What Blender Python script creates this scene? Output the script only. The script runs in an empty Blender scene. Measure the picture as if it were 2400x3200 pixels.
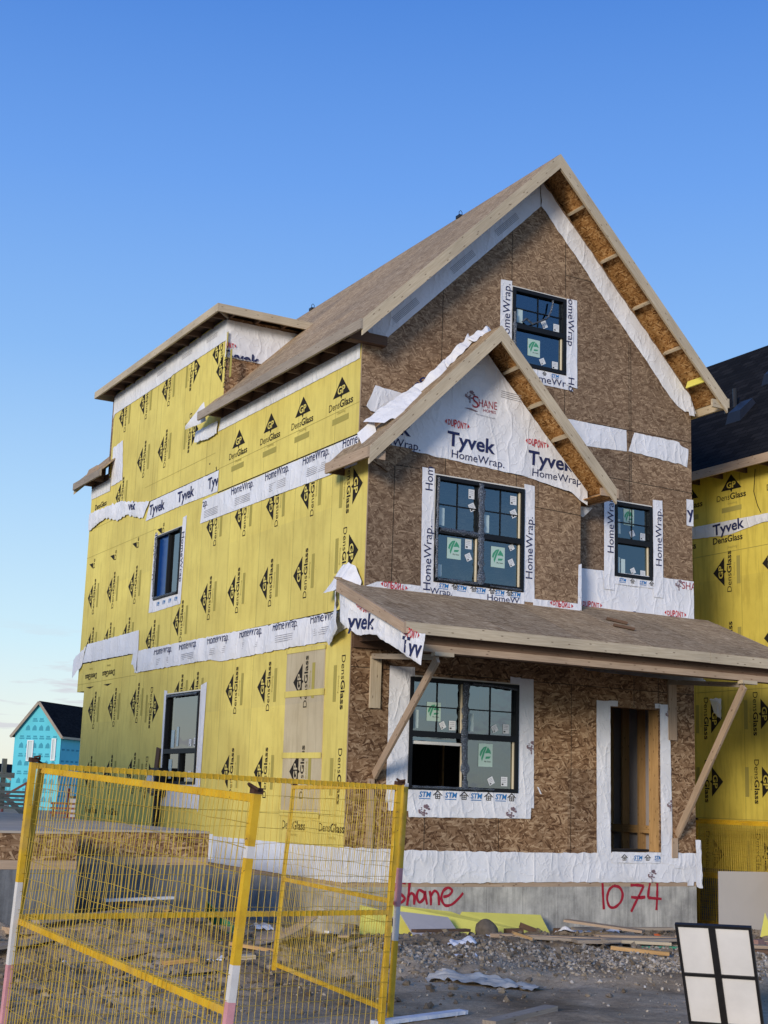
import bpy, bmesh, math, random
from mathutils import Vector, Matrix, noise
from mathutils.geometry import tessellate_polygon
random.seed(7)
sc = bpy.context.scene
col = sc.collection
V = Vector
# ------------------------------------------------------------------ camera
cam_d = bpy.data.cameras.new('camera'); cam = bpy.data.objects.new('camera', cam_d); col.objects.link(cam)
r_ = V((0.8685957, -0.4944785, 0.0321335)); d_ = V((-0.1263920, -0.1583824, 0.9792549)); f_ = V((0.4791311, 0.8546380, 0.2000684))
m = Matrix((r_, d_, -f_)).transposed().to_4x4(); m.translation = V((-8.92655, -16.7270, 0.70944))
cam.matrix_world = m
cam_d.sensor_fit = 'VERTICAL'; cam_d.sensor_height = 36; cam_d.lens = 4377.07 / 3200 * 36
cam_d.clip_start = 0.1; cam_d.clip_end = 6000
sc.camera = cam
# ------------------------------------------------------------------ light
SUN_EL = math.radians(13); SUN_DIR = V((-0.80, -0.60, 0)).normalized()      # towards the sun
w = bpy.data.worlds.new('World'); sc.world = w; w.use_nodes = True
nt = w.node_tree; nt.nodes.clear()
sky = nt.nodes.new('ShaderNodeTexSky'); sky.sky_type = 'NISHITA'; sky.sun_disc = False
sky.sun_elevation = SUN_EL; sky.sun_rotation = math.atan2(SUN_DIR.x, SUN_DIR.y)
sky.altitude = 1000; sky.air_density = 1.0; sky.dust_density = 0.6; sky.ozone_density = 1.6
bg = nt.nodes.new('ShaderNodeBackground'); out = nt.nodes.new('ShaderNodeOutputWorld')
hs = nt.nodes.new('ShaderNodeHueSaturation'); hs.inputs['Saturation'].default_value = 1.22; hs.inputs['Value'].default_value = 1.0
nt.links.new(sky.outputs[0], hs.inputs['Color'])
# clear evening gradient, pale at the horizon and deep blue overhead, blended with the physical sky
gtc = nt.nodes.new('ShaderNodeTexCoord'); gsx = nt.nodes.new('ShaderNodeSeparateXYZ'); gr_ = nt.nodes.new('ShaderNodeValToRGB'); gm = nt.nodes.new('ShaderNodeMixRGB'); gv = nt.nodes.new('ShaderNodeMixRGB')
STOPS = [(0.0, (.86, .85, .78)), (.05, (.82, .89, .88)), (.10, (.66, .87, .98)), (.20, (.46, .71, 1.0)), (.30, (.28, .53, .97)), (.416, (.165, .385, .92)), (.53, (.085, .26, .78)), (1.0, (.03, .12, .46))]
while len(gr_.color_ramp.elements) < len(STOPS): gr_.color_ramp.elements.new(.5)
for i_, (p_, c_) in enumerate(STOPS): gr_.color_ramp.elements[i_].position = p_; gr_.color_ramp.elements[i_].color = (*c_, 1)
gv.blend_type = 'MULTIPLY'; gv.inputs[0].default_value = 1; gv.inputs[2].default_value = (6.6, 6.6, 6.6, 1)
nt.links.new(gtc.outputs['Generated'], gsx.inputs[0]); nt.links.new(gsx.outputs[2], gr_.inputs[0]); nt.links.new(gr_.outputs[0], gv.inputs[1])
gm.inputs[0].default_value = .85; nt.links.new(hs.outputs[0], gm.inputs[1]); nt.links.new(gv.outputs[0], gm.inputs[2])
# thin evening clouds low over the horizon, painted on the sky by direction
tc = nt.nodes.new('ShaderNodeTexCoord'); mp = nt.nodes.new('ShaderNodeMapping'); mp.inputs['Scale'].default_value = (9, 9, 75)
nz = nt.nodes.new('ShaderNodeTexNoise'); nz.inputs['Scale'].default_value = 1.6; nz.inputs['Detail'].default_value = 6
rp = nt.nodes.new('ShaderNodeValToRGB'); rp.color_ramp.elements[0].position = .545; rp.color_ramp.elements[1].position = .62
sx = nt.nodes.new('ShaderNodeSeparateXYZ'); mr = nt.nodes.new('ShaderNodeMapRange')
mr.inputs[1].default_value = .115; mr.inputs[2].default_value = .07
mu = nt.nodes.new('ShaderNodeMath'); mu.operation = 'MULTIPLY'; mu2 = nt.nodes.new('ShaderNodeMath'); mu2.operation = 'MULTIPLY'; mu2.inputs[1].default_value = .75
mx = nt.nodes.new('ShaderNodeMixRGB'); mx.inputs['Color2'].default_value = (4.3, 4.3, 4.7, 1)
nt.links.new(tc.outputs['Generated'], mp.inputs[0]); nt.links.new(mp.outputs[0], nz.inputs[0]); nt.links.new(nz.outputs[0], rp.inputs[0])
nt.links.new(tc.outputs['Generated'], sx.inputs[0]); nt.links.new(sx.outputs[2], mr.inputs[0])
nt.links.new(rp.outputs[0], mu.inputs[0]); nt.links.new(mr.outputs[0], mu.inputs[1]); nt.links.new(mu.outputs[0], mu2.inputs[0])
nt.links.new(mu2.outputs[0], mx.inputs[0]); nt.links.new(gm.outputs[0], mx.inputs[1])
nt.links.new(mx.outputs[0], bg.inputs[0]); nt.links.new(bg.outputs[0], out.inputs[0])
bg.inputs[1].default_value = 0.15
sd = bpy.data.lights.new('sun', 'SUN'); sd.energy = 2.8; sd.angle = math.radians(14); sd.color = (1.0, 0.88, 0.74)
sun = bpy.data.objects.new('sun', sd); col.objects.link(sun)
tosun = (SUN_DIR * math.cos(SUN_EL) + V((0, 0, math.sin(SUN_EL)))).normalized()
sun.rotation_euler = tosun.to_track_quat('Z', 'Y').to_euler()
sc.view_settings.view_transform = 'Standard'; sc.view_settings.look = 'None'; sc.view_settings.exposure = 0.0; sc.view_settings.gamma = 1
# ------------------------------------------------------------------ materials
class Mat:
    def __init__(s, name, rough=.8, spec=.3):
        s.m = bpy.data.materials.new(name); s.m.use_nodes = True; s.t = s.m.node_tree; s.b = s.t.nodes['Principled BSDF']
        s.b.inputs['Roughness'].default_value = rough; s.b.inputs['Specular IOR Level'].default_value = spec
    def n(s, typ, **k):
        n = s.t.nodes.new('ShaderNode' + typ)
        for a, v in k.items():
            if a.startswith('i_'): n.inputs[a[2:].replace('_', ' ')].default_value = v
            else: setattr(n, a, v)
        return n
    def l(s, a, b): s.t.links.new(a, b)
    def ramp(s, src, stops):
        r = s.n('ValToRGB'); e = r.color_ramp.elements
        while len(e) < len(stops): e.new(.5)
        for i, (p, c) in enumerate(stops):
            e[i].position = p; e[i].color = (*c, 1) if len(c) == 3 else c
        s.l(src, r.inputs[0]); return r.outputs[0]
    def mix(s, fac, a, b, mode='MIX'):
        x = s.n('MixRGB', blend_type=mode)
        for k, v in ((0, fac), (1, a), (2, b)):
            if isinstance(v, (int, float)): x.inputs[k].default_value = v
            elif isinstance(v, tuple): x.inputs[k].default_value = (*v, 1)
            else: s.l(v, x.inputs[k])
        return x.outputs[0]
    def math(s, op, a, b=0.):
        x = s.n('Math', operation=op)
        for k, v in ((0, a), (1, b)):
            if isinstance(v, (int, float)): x.inputs[k].default_value = v
            else: s.l(v, x.inputs[k])
        return x.outputs[0]
    def uv(s, scale=(1, 1, 1), rot=0, src='UV', loc=(0, 0, 0)):
        c = s.n('TexCoord'); mp = s.n('Mapping'); mp.inputs['Scale'].default_value = scale; mp.inputs['Rotation'].default_value = (0, 0, rot)
        mp.inputs['Location'].default_value = loc
        s.l(c.outputs[src], mp.inputs[0]); return mp.outputs[0]
    def rotscale(s, src, rot, scale, warp=0.):
        a = s.n('Mapping'); a.inputs['Rotation'].default_value = (0, 0, rot); s.l(src, a.inputs[0])
        b = s.n('Mapping'); b.inputs['Scale'].default_value = scale; s.l(a.outputs[0], b.inputs[0]); return b.outputs[0]
    def noise(s, vec, scale, detail=4, rough=.5, d='3D'):
        x = s.n('TexNoise', noise_dimensions=d); x.inputs['Scale'].default_value = scale; x.inputs['Detail'].default_value = detail; x.inputs['Roughness'].default_value = rough
        s.l(vec, x.inputs['Vector']); return x.outputs[0]
    def bump(s, h, strength=.3, dist=.01):
        b = s.n('Bump'); b.inputs['Strength'].default_value = strength; b.inputs['Distance'].default_value = dist; s.l(h, b.inputs['Height']); s.l(b.outputs[0], s.b.inputs['Normal'])
    def color(s, c):
        if isinstance(c, tuple): s.b.inputs['Base Color'].default_value = (*c, 1)
        else: s.l(c, s.b.inputs['Base Color'])
        return s

def osb(name, stops, flake=(1/.085, 1/.019, 1), rots=(1.35, .45, 1.95, -.55, 2.65, .95, 0.0), tint=None, seams=True, dirt=.35, vis=.70, courses=False):
    """pressed strand board: layers of flat strands, each layer turned another way"""
    m = Mat(name, .85, .15); uv0 = m.uv()
    wn = m.n('TexNoise', noise_dimensions='2D'); wn.inputs['Scale'].default_value = 14; wn.inputs['Detail'].default_value = 1; m.l(uv0, wn.inputs[0])
    wa = m.n('VectorMath', operation='MULTIPLY_ADD'); m.l(wn.outputs['Color'], wa.inputs[0]); wa.inputs[1].default_value = (.018, .018, 0); m.l(uv0, wa.inputs[2])
    uv = wa.outputs[0]
    res = m.ramp(m.noise(uv, 24, 4, .7, '2D'), [(.3, (.28, .28, .28)), (.7, (.58, .58, .58))])
    for i, rt in enumerate(rots):
        v = m.n('TexVoronoi', voronoi_dimensions='2D'); v.inputs['Scale'].default_value = 1; v.inputs['Randomness'].default_value = 1
        m.l(m.rotscale(uv, rt, flake), v.inputs['Vector'])
        sp = m.n('SeparateColor'); m.l(v.outputs['Color'], sp.inputs[0])
        val = m.math('SUBTRACT', sp.outputs[0], m.math('MULTIPLY', v.outputs['Distance'], .30))
        g = m.math('GREATER_THAN', sp.outputs[1], vis); res = m.mix(g, res, val)
    fine = m.noise(uv, 90, 3, .6, '2D')
    res2 = m.mix(.15, res, fine)
    c = m.ramp(res2, stops)
    big = m.noise(uv0, .9, 5, .6, '2D')
    c = m.mix(dirt, c, m.ramp(big, [(.3, (.42, .40, .38)), (.7, (1.15, 1.1, 1.02))]), 'MULTIPLY')
    sp = m.n('SeparateXYZ'); m.l(uv0, sp.inputs[0]); wn2 = m.n('TexWhiteNoise', noise_dimensions='2D'); cv = m.n('CombineXYZ')
    for k_, per_ in ((0, 1.22), (1, 2.44)): m.l(m.math('FLOOR', m.math('DIVIDE', m.math('ADD', sp.outputs[k_], 50.02), per_)), cv.inputs[k_])
    m.l(cv.outputs[0], wn2.inputs[0]); c = m.mix(1, c, m.ramp(wn2.outputs[0], [(0, (.86, .86, .88)), (1, (1.12, 1.08, 1.03))]), 'MULTIPLY')
    if seams:
        for ax, per, wd, dk in ((0, .4064, .0035, .28),):
            a = m.math('ABSOLUTE', m.math('SUBTRACT', m.math('FRACT', m.math('DIVIDE', m.math('ADD', sp.outputs[ax], 100.0), per)), .5))
            s = m.math('GREATER_THAN', a, .5 - wd / per)
            c = m.mix(m.math('MULTIPLY', s, dk), c, (.05, .035, .02))
    if courses:
        row = m.math('FLOOR', m.math('DIVIDE', m.math('ADD', sp.outputs[1], 61.3), 1.22))
        for src, per, wd in ((m.math('ADD', sp.outputs[1], 61.3), 1.22, .006), (m.math('ADD', m.math('ADD', sp.outputs[0], 48.8), m.math('MULTIPLY', row, 1.22)), 2.44, .005)):
            a = m.math('ABSOLUTE', m.math('SUBTRACT', m.math('FRACT', m.math('ADD', m.math('DIVIDE', src, per), .5)), .5))
            c = m.mix(m.math('MULTIPLY', m.math('LESS_THAN', a, wd / per), .6), c, (.05, .035, .02))
    m.color(c); m.bump(res2, .15, .003); return m.m

def wood(name, a, b, knots=True, rough=.8):
    m = Mat(name, rough, .2); uv = m.uv()
    g = m.noise(m.rotscale(uv, 0, (1.2, 28, 1)), 2.2, 6, .65, '2D')
    c = m.ramp(g, [(.25, a), (.75, b)])
    sp = m.noise(m.rotscale(uv, 0, (.5, 1.2, 1)), 1.7, 3, .5, '2D')
    c = m.mix(.55, c, m.ramp(sp, [(.3, (.68, .66, .64)), (.68, (1.12, 1.08, 1.02))]), 'MULTIPLY')
    if knots:
        v = m.n('TexVoronoi', voronoi_dimensions='2D'); v.inputs['Scale'].default_value = 3.1; m.l(m.rotscale(uv, 0, (1, 3.0, 1)), v.inputs['Vector'])
        k = m.ramp(v.outputs['Distance'], [(.035, (1, 1, 1)), (.085, (0, 0, 0))])
        c = m.mix(m.math('MULTIPLY', k, .75), c, (.10, .055, .03))
    m.color(c); m.bump(g, .25, .003); return m.m

def plain(name, c, rough=.7, spec=.3, var=.0, scale=3, metal=0):
    m = Mat(name, rough, spec); m.b.inputs['Metallic'].default_value = metal
    if var:
        n = m.noise(m.uv(src='Object'), scale, 5, .6)
        m.color(m.mix(1.0, m.ramp(n, [(.3, tuple(x*(1-var) for x in c)), (.7, tuple(min(1, x*(1+var*.6)) for x in c))]), (1, 1, 1), 'MULTIPLY'))
    else: m.color(c)
    return m.m

def board(name, c, phase=0., seam=.5, grime=.35):
    """coated gypsum sheathing: sheet joints every 1.22 m, fastener lines between, scuffs"""
    m = Mat(name, .75, .25); uv = m.uv(); sp = m.n('SeparateXYZ'); m.l(uv, sp.inputs[0])
    n1 = m.noise(uv, 1.3, 6, .62, '2D'); n2 = m.noise(m.rotscale(uv, 0, (6, .8, 1)), 1.5, 4, .6, '2D'); n3 = m.noise(uv, 160, 2, .5, '2D')
    cc = m.mix(1, c, m.ramp(n1, [(.3, (.90, .88, .82)), (.68, (1.04, 1.04, 1.0))]), 'MULTIPLY')
    cc = m.mix(grime, cc, m.ramp(n2, [(.34, (.70, .68, .66)), (.5, (1, 1, 1))]), 'MULTIPLY')
    cc = m.mix(.25, cc, m.ramp(n3, [(.3, (.8, .8, .8)), (.7, (1.1, 1.1, 1.1))]), 'MULTIPLY')
    for per, ph, wd, dk in ((1.22, phase, .0045, seam), (.4067, phase, .003, seam * .38)):
        a = m.math('ABSOLUTE', m.math('SUBTRACT', m.math('FRACT', m.math('DIVIDE', m.math('ADD', sp.outputs[0], 122.0 - ph), per)), .5))
        s = m.math('GREATER_THAN', a, .5 - wd / per)
        cc = m.mix(m.math('MULTIPLY', s, dk), cc, (.12, .10, .02))
    wn = m.n('TexWhiteNoise', noise_dimensions='2D'); cv = m.n('CombineXYZ')
    m.l(m.math('FLOOR', m.math('DIVIDE', m.math('ADD', sp.outputs[0], 122.0 - phase), 1.22)), cv.inputs[0]); m.l(m.math('FLOOR', m.math('DIVIDE', m.math('ADD', sp.outputs[1], 20.0), 2.75)), cv.inputs[1]); m.l(cv.outputs[0], wn.inputs[0])
    cc = m.mix(1, cc, m.ramp(wn.outputs[0], [(0, (.93, .93, .95)), (1, (1.03, 1.02, .98))]), 'MULTIPLY')
    n4 = m.noise(uv, .55, 3, .5, '2D'); cc = m.mix(.5, cc, m.ramp(n4, [(.35, (.88, .86, .84)), (.6, (1, 1, 1))]), 'MULTIPLY')
    m.color(cc); m.bump(n3, .12, .002); return m.m

def wrapmat(name, c=(.80, .81, .84), s=1.):
    m = Mat(name, .6, .3); uv = m.uv(src='Object')
    n1 = m.noise(uv, 1.6, 5, .55)
    def ridge(vec, sc):
        n = m.noise(vec, sc, 2, .5); a = m.math('ABSOLUTE', m.math('SUBTRACT', n, .5)); return m.ramp(a, [(0, (1, 1, 1)), (.045, (.25, .25, .25)), (.14, (0, 0, 0))])
    r1 = ridge(m.rotscale(uv, 0, (1, 1, .38)), 2.6); r2 = ridge(m.rotscale(uv, .6, (1, 1, .9)), 5.5); n3 = m.noise(uv, 26, 4, .6)
    c2 = m.mix(1, c, m.ramp(n1, [(.3, (.90, .89, .88)), (.62, (1.02, 1.02, 1.03))]), 'MULTIPLY')
    dirt = m.noise(uv, 3.3, 7, .7); c2 = m.mix(m.math('MULTIPLY', m.ramp(dirt, [(.60, (0, 0, 0)), (.78, (1, 1, 1))]), .35), c2, (.42, .38, .33))
    h = m.math('ADD', m.math('ADD', m.math('MULTIPLY', r1, .55), m.math('MULTIPLY', r2, .28)), m.math('ADD', m.math('MULTIPLY', n1, 1.2), m.math('MULTIPLY', n3, .10)))
    m.color(c2); m.bump(h, .62 * s, .024); return m.m

def concrete(name, c=(.50, .49, .455)):
    m = Mat(name, .9, .2); uv = m.uv(); sp = m.n('SeparateXYZ'); m.l(uv, sp.inputs[0])
    n1 = m.noise(uv, 2.0, 8, .65, '2D'); n2 = m.noise(m.rotscale(uv, 0, (9, .9, 1)), 1.6, 5, .7, '2D'); n3 = m.noise(uv, 60, 3, .5, '2D')
    cc = m.mix(1, c, m.ramp(n1, [(.34, (.60, .60, .60)), (.66, (1.12, 1.11, 1.08))]), 'MULTIPLY')
    cc = m.mix(.55, cc, m.ramp(n2, [(.36, (.66, .66, .64)), (.56, (1.08, 1.07, 1.05))]), 'MULTIPLY')
    a = m.math('ABSOLUTE', m.math('SUBTRACT', m.math('FRACT', m.math('DIVIDE', m.math('ADD', sp.outputs[0], 100.2), .61)), .5))
    s = m.math('GREATER_THAN', a, .5 - .006 / .61); cc = m.mix(m.math('MULTIPLY', s, .35), cc, (.12, .12, .12))
    cc = m.mix(.3, cc, m.ramp(n3, [(.3, (.8, .8, .8)), (.7, (1.1, 1.1, 1.1))]), 'MULTIPLY')
    m.color(cc); m.bump(n3, .3, .004); return m.m

def glass(name, tint=(.30, .38, .42), refl=.32, rc=(.75, .9, 1.0)):
    m = bpy.data.materials.new(name); m.use_nodes = True; t = m.node_tree; t.nodes.clear()
    o = t.nodes.new('ShaderNodeOutputMaterial'); mi = t.nodes.new('ShaderNodeMixShader'); g = t.nodes.new('ShaderNodeBsdfGlossy'); tr = t.nodes.new('ShaderNodeBsdfTransparent')
    g.inputs['Roughness'].default_value = .02; g.inputs['Color'].default_value = (*rc, 1); tr.inputs['Color'].default_value = (*tint, 1)
    nz = t.nodes.new('ShaderNodeTexNoise'); nz.inputs['Scale'].default_value = 1.6; bp = t.nodes.new('ShaderNodeBump'); bp.inputs['Strength'].default_value = .12; bp.inputs['Distance'].default_value = .02
    t.links.new(nz.outputs[0], bp.inputs['Height']); t.links.new(bp.outputs[0], g.inputs['Normal'])
    mi.inputs[0].default_value = refl
    t.links.new(tr.outputs[0], mi.inputs[1]); t.links.new(g.outputs[0], mi.inputs[2]); t.links.new(mi.outputs[0], o.inputs[0]); return m

M = {}
M['osb'] = osb('osb_wall', [(0.0, (.14, .088, .055)), (.25, (.21, .14, .09)), (.5, (.27, .19, .125)), (.88, (.44, .325, .215))])
M['osb_low'] = osb('osb_wall_warm', [(0.0, (.10, .052, .028)), (.25, (.22, .13, .07)), (.5, (.315, .20, .115)), (.88, (.54, .39, .245))], flake=(1/.105, 1/.023, 1))
M['osb_roof'] = osb('osb_roof_deck', [(0.0, (.24, .165, .095)), (.35, (.37, .27, .165)), (.6, (.47, .355, .225)), (.9, (.62, .49, .335))], flake=(1/.14, 1/.02, 1), courses=True, rots=(.06, -.3, .4, -.12, .16, 1.2), seams=False, dirt=.3)
M['osb_orange'] = osb('osb_fresh', [(0.0, (.16, .07, .02)), (.3, (.36, .18, .06)), (.6, (.52, .29, .11)), (.9, (.70, .46, .22))], seams=False, dirt=.3)
M['lumber'] = wood('pale_lumber', (.44, .36, .25), (.62, .54, .40))
M['lumber_grey'] = wood('weathered_lumber', (.27, .23, .19), (.42, .36, .29))
M['lumber_tan'] = wood('tan_lumber', (.36, .26, .18), (.52, .40, .29))
M['lumber_warm'] = wood('warm_stud', (.42, .25, .10), (.62, .40, .19))
M['beam'] = wood('brown_beam', (.17, .105, .07), (.27, .18, .125))
M['yellow'] = board('yellow_sheathing', (.82, .69, .19), phase=-.73)
M['yellow2'] = board('yellow_sheathing_neighbour', (.78, .64, .12), phase=-.2, grime=.5)
M['yellow_bare'] = plain('yellow_offcut', (.80, .74, .16), .7, .2, .06)
M['tan'] = board('tan_sheathing', (.60, .52, .36), phase=.0, seam=0, grime=.4)
M['greyback'] = plain('grey_backing', (.40, .39, .42), .85, .1, .08, 2)
M['wrap'] = wrapmat('white_house_wrap')
M['wrap_shade_grey'] = wrapmat('shade_grey_house_wrap', (.72, .76, .83), .9)  # white wrap with bluish shade put into its colour; also one grey strip
M['ink'] = plain('black_ink', (.025, .022, .018), .8, .1)
M['barink'] = plain('faded_ink', (.40, .34, .09), .8, .1)
M['greyink'] = plain('grey_ink', (.33, .33, .36), .8, .1)
M['navy'] = plain('navy_ink', (.022, .03, .10), .7, .2)
M['red'] = plain('red_ink', (.52, .035, .045), .7, .2)
M['paleink'] = plain('maroon_tree_ink', (.22, .15, .17), .7, .2)
M['maroon'] = plain('maroon_ink', (.36, .05, .07), .7, .2)
M['blue'] = plain('blue_ink', (.03, .19, .47), .7, .2)
M['green'] = plain('green_ink', (.06, .30, .17), .6, .2)
M['sticker'] = plain('sticker_paper', (.72, .74, .74), .5, .4)
M['sticker_green'] = plain('sticker_pale_green', (.45, .60, .52), .5, .4)
M['strip'] = plain('pale_strip', (.48, .60, .60), .5, .4)
M['frame'] = plain('black_vinyl', (.008, .009, .011), .5, .25)
M['flange'] = plain('white_flange', (.72, .70, .64), .5, .4)
M['cream'] = plain('cream_vinyl', (.80, .70, .50), .5, .4)
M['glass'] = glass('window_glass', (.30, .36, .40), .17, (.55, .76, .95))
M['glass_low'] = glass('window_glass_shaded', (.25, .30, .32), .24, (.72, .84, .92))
M['glass_side'] = glass('window_glass_side', (.35, .38, .38), .36, (.80, .82, .82)); M['glass_pale'] = glass('window_glass_pale', (.35, .38, .38), .80, (.92, .93, .92)); M['bluereflect'] = plain('painted_blue_reflection', (.004, .05, .22), .25, .5)  # last one: blue reflection of the left pane painted as flat colour
M['film'] = None
M['plastic'] = Mat('wrinkled_plastic', .25, .6).color((.06, .08, .11)); mm = M['plastic']; n_ = mm.noise(mm.uv((60, 6, 1)), 1.0, 6, .7, '2D'); mm.color(mm.ramp(n_, [(.42, (.025, .03, .04)), (.6, (.12, .15, .20)), (.72, (.5, .54, .6))])); mm.bump(n_, .9, .01); M['plastic'] = mm.m
M['concrete'] = concrete('concrete')
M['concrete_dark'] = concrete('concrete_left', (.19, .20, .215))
M['deck'] = plain('trodden_deck', (.46, .40, .33), .85, .1, .15, 1.5)
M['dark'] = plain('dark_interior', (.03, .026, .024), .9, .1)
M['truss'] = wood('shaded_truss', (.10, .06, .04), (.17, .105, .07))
M['black_steel'] = plain('black_steel', (.012, .012, .014), .45, .5, .3, 9)
M['white_panel'] = plain('white_panel', (.74, .73, .73), .6, .3, .10, 3)
M['spray'] = plain('red_spray_paint', (.36, .02, .04), .7, .2)
M['cyan'] = plain('cyan_house_wrap', (.10, .55, .66), .6, .3, .08, .5)
M['cyanink'] = plain('cyan_wrap_ink', (.05, .30, .40), .7, .2)
M['white_wood'] = plain('white_trim', (.75, .76, .76), .6, .3)
M['beige'] = plain('beige_board', (.50, .46, .41), .8, .2, .05, 1.2)
M['bin'] = plain('grey_plastic_bin', (.05, .055, .06), .5, .4)
M['redpaint'] = plain('red_painted_steel', (.14, .015, .015), .5, .4, .2, 8); M['brick'] = plain('clay_brick', (.34, .20, .17), .85, .2, .2, 9); M['orangepaint'] = plain('orange_plastic', (.60, .12, .03), .6, .3); M['dirtyfilm'] = plain('dusty_plastic', (.60, .56, .48), .5, .3, .35, 6)
def yellow_steel():
    m = Mat('yellow_painted_steel', .5, .4); n = m.noise(m.uv(src='Object'), 7, 6, .65)
    chip = m.noise(m.uv(src='Object'), 34, 4, .7); dust = m.noise(m.uv(src='Object'), 2.5, 4, .6)
    base = m.ramp(n, [(.3, (.46, .27, .02)), (.5, (.66, .40, .02)), (.72, (.72, .47, .03))])
    base = m.mix(m.math('MULTIPLY', m.ramp(dust, [(.5, (0, 0, 0)), (.75, (1, 1, 1))]), .45), base, (.42, .36, .25))
    m.color(m.mix(m.ramp(chip, [(.66, (0, 0, 0)), (.70, (1, 1, 1))]), base, (.10, .05, .03))); m.bump(n, .2, .003); return m.m
M['ysteel'] = yellow_steel()
M['wire'] = plain('yellow_wire', (.56, .39, .05), .55, .3, .15, 6)
M['wire_far'] = plain('yellow_wire_dusty', (.50, .36, .05), .6, .3, .15, 6)
M['rust'] = plain('rusty_steel', (.07, .035, .025), .9, .2, .4, 30)
M['whitepaint'] = plain('white_spray_on_steel', (.66, .64, .62), .6, .3, .1, 12)
M['pinkpaint'] = plain('pink_spray_on_steel', (.62, .30, .33), .6, .3, .2, 10)
def shingle():
    m = Mat('black_shingles', .95, .04); uv = m.uv()
    br = m.n('TexBrick'); m.l(uv, br.inputs[0]); br.inputs['Scale'].default_value = 1; br.inputs['Brick Width'].default_value = .32; br.inputs['Row Height'].default_value = .14; br.inputs['Mortar Size'].default_value = .008
    br.inputs['Color1'].default_value = (.010, .0105, .012, 1); br.inputs['Color2'].default_value = (.021, .021, .023, 1); br.inputs['Mortar'].default_value = (.006, .006, .008, 1)
    n = m.noise(uv, 50, 3, .6, '2D'); m.color(m.mix(.5, br.outputs['Color'], m.ramp(n, [(.3, (.6, .6, .6)), (.7, (1.4, 1.4, 1.4))]), 'MULTIPLY'))
    m.bump(m.math('SUBTRACT', n, m.math('MULTIPLY', br.outputs['Fac'], .8)), .6, .01); return m.m
M['shingle'] = shingle()
def mud():
    m = Mat('mud', .95, .15); p = m.uv(src='Object')
    n1 = m.noise(p, .7, 8, .65); n2 = m.noise(m.rotscale(p, .5, (1, 3.2, 1)), 2.2, 8, .7); n3 = m.noise(p, 22, 6, .75); n4 = m.noise(p, 110, 3, .7)
    c = m.ramp(n1, [(.34, (.17, .125, .08)), (.5, (.36, .28, .19)), (.64, (.50, .40, .285))])
    c = m.mix(.8, c, m.ramp(n2, [(.3, (.6, .57, .53)), (.45, (1, 1, 1)), (.7, (1.2, 1.18, 1.15))]), 'MULTIPLY')
    c = m.mix(.8, c, m.ramp(n3, [(.32, (.62, .62, .6)), (.7, (1.3, 1.28, 1.25))]), 'MULTIPLY')
    c = m.mix(.6, c, m.ramp(n4, [(.3, (.6, .6, .6)), (.72, (1.4, 1.4, 1.4))]), 'MULTIPLY')
    h = m.math('ADD', m.math('MULTIPLY', n3, .7), m.math('ADD', n2, m.math('MULTIPLY', n4, .15)))
    m.color(c); m.bump(h, .5, .04); return m.m
M['mud'] = mud()
def rockm():
    m = Mat('gravel_stone', .9, .2); oi = m.n('Attribute', attribute_name='tone'); 
    n = m.noise(m.uv(src='Object'), 40, 3, .6)
    m.color(m.mix(1, m.ramp(oi.outputs['Fac'], [(0, (.13, .10, .07)), (.45, (.32, .27, .21)), (.85, (.52, .47, .40)), (1, (.70, .66, .60))]), m.ramp(n, [(.3, (.75, .75, .75)), (.7, (1.15, 1.15, 1.15))]), 'MULTIPLY')); return m.m
M['stone'] = rockm()
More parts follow.
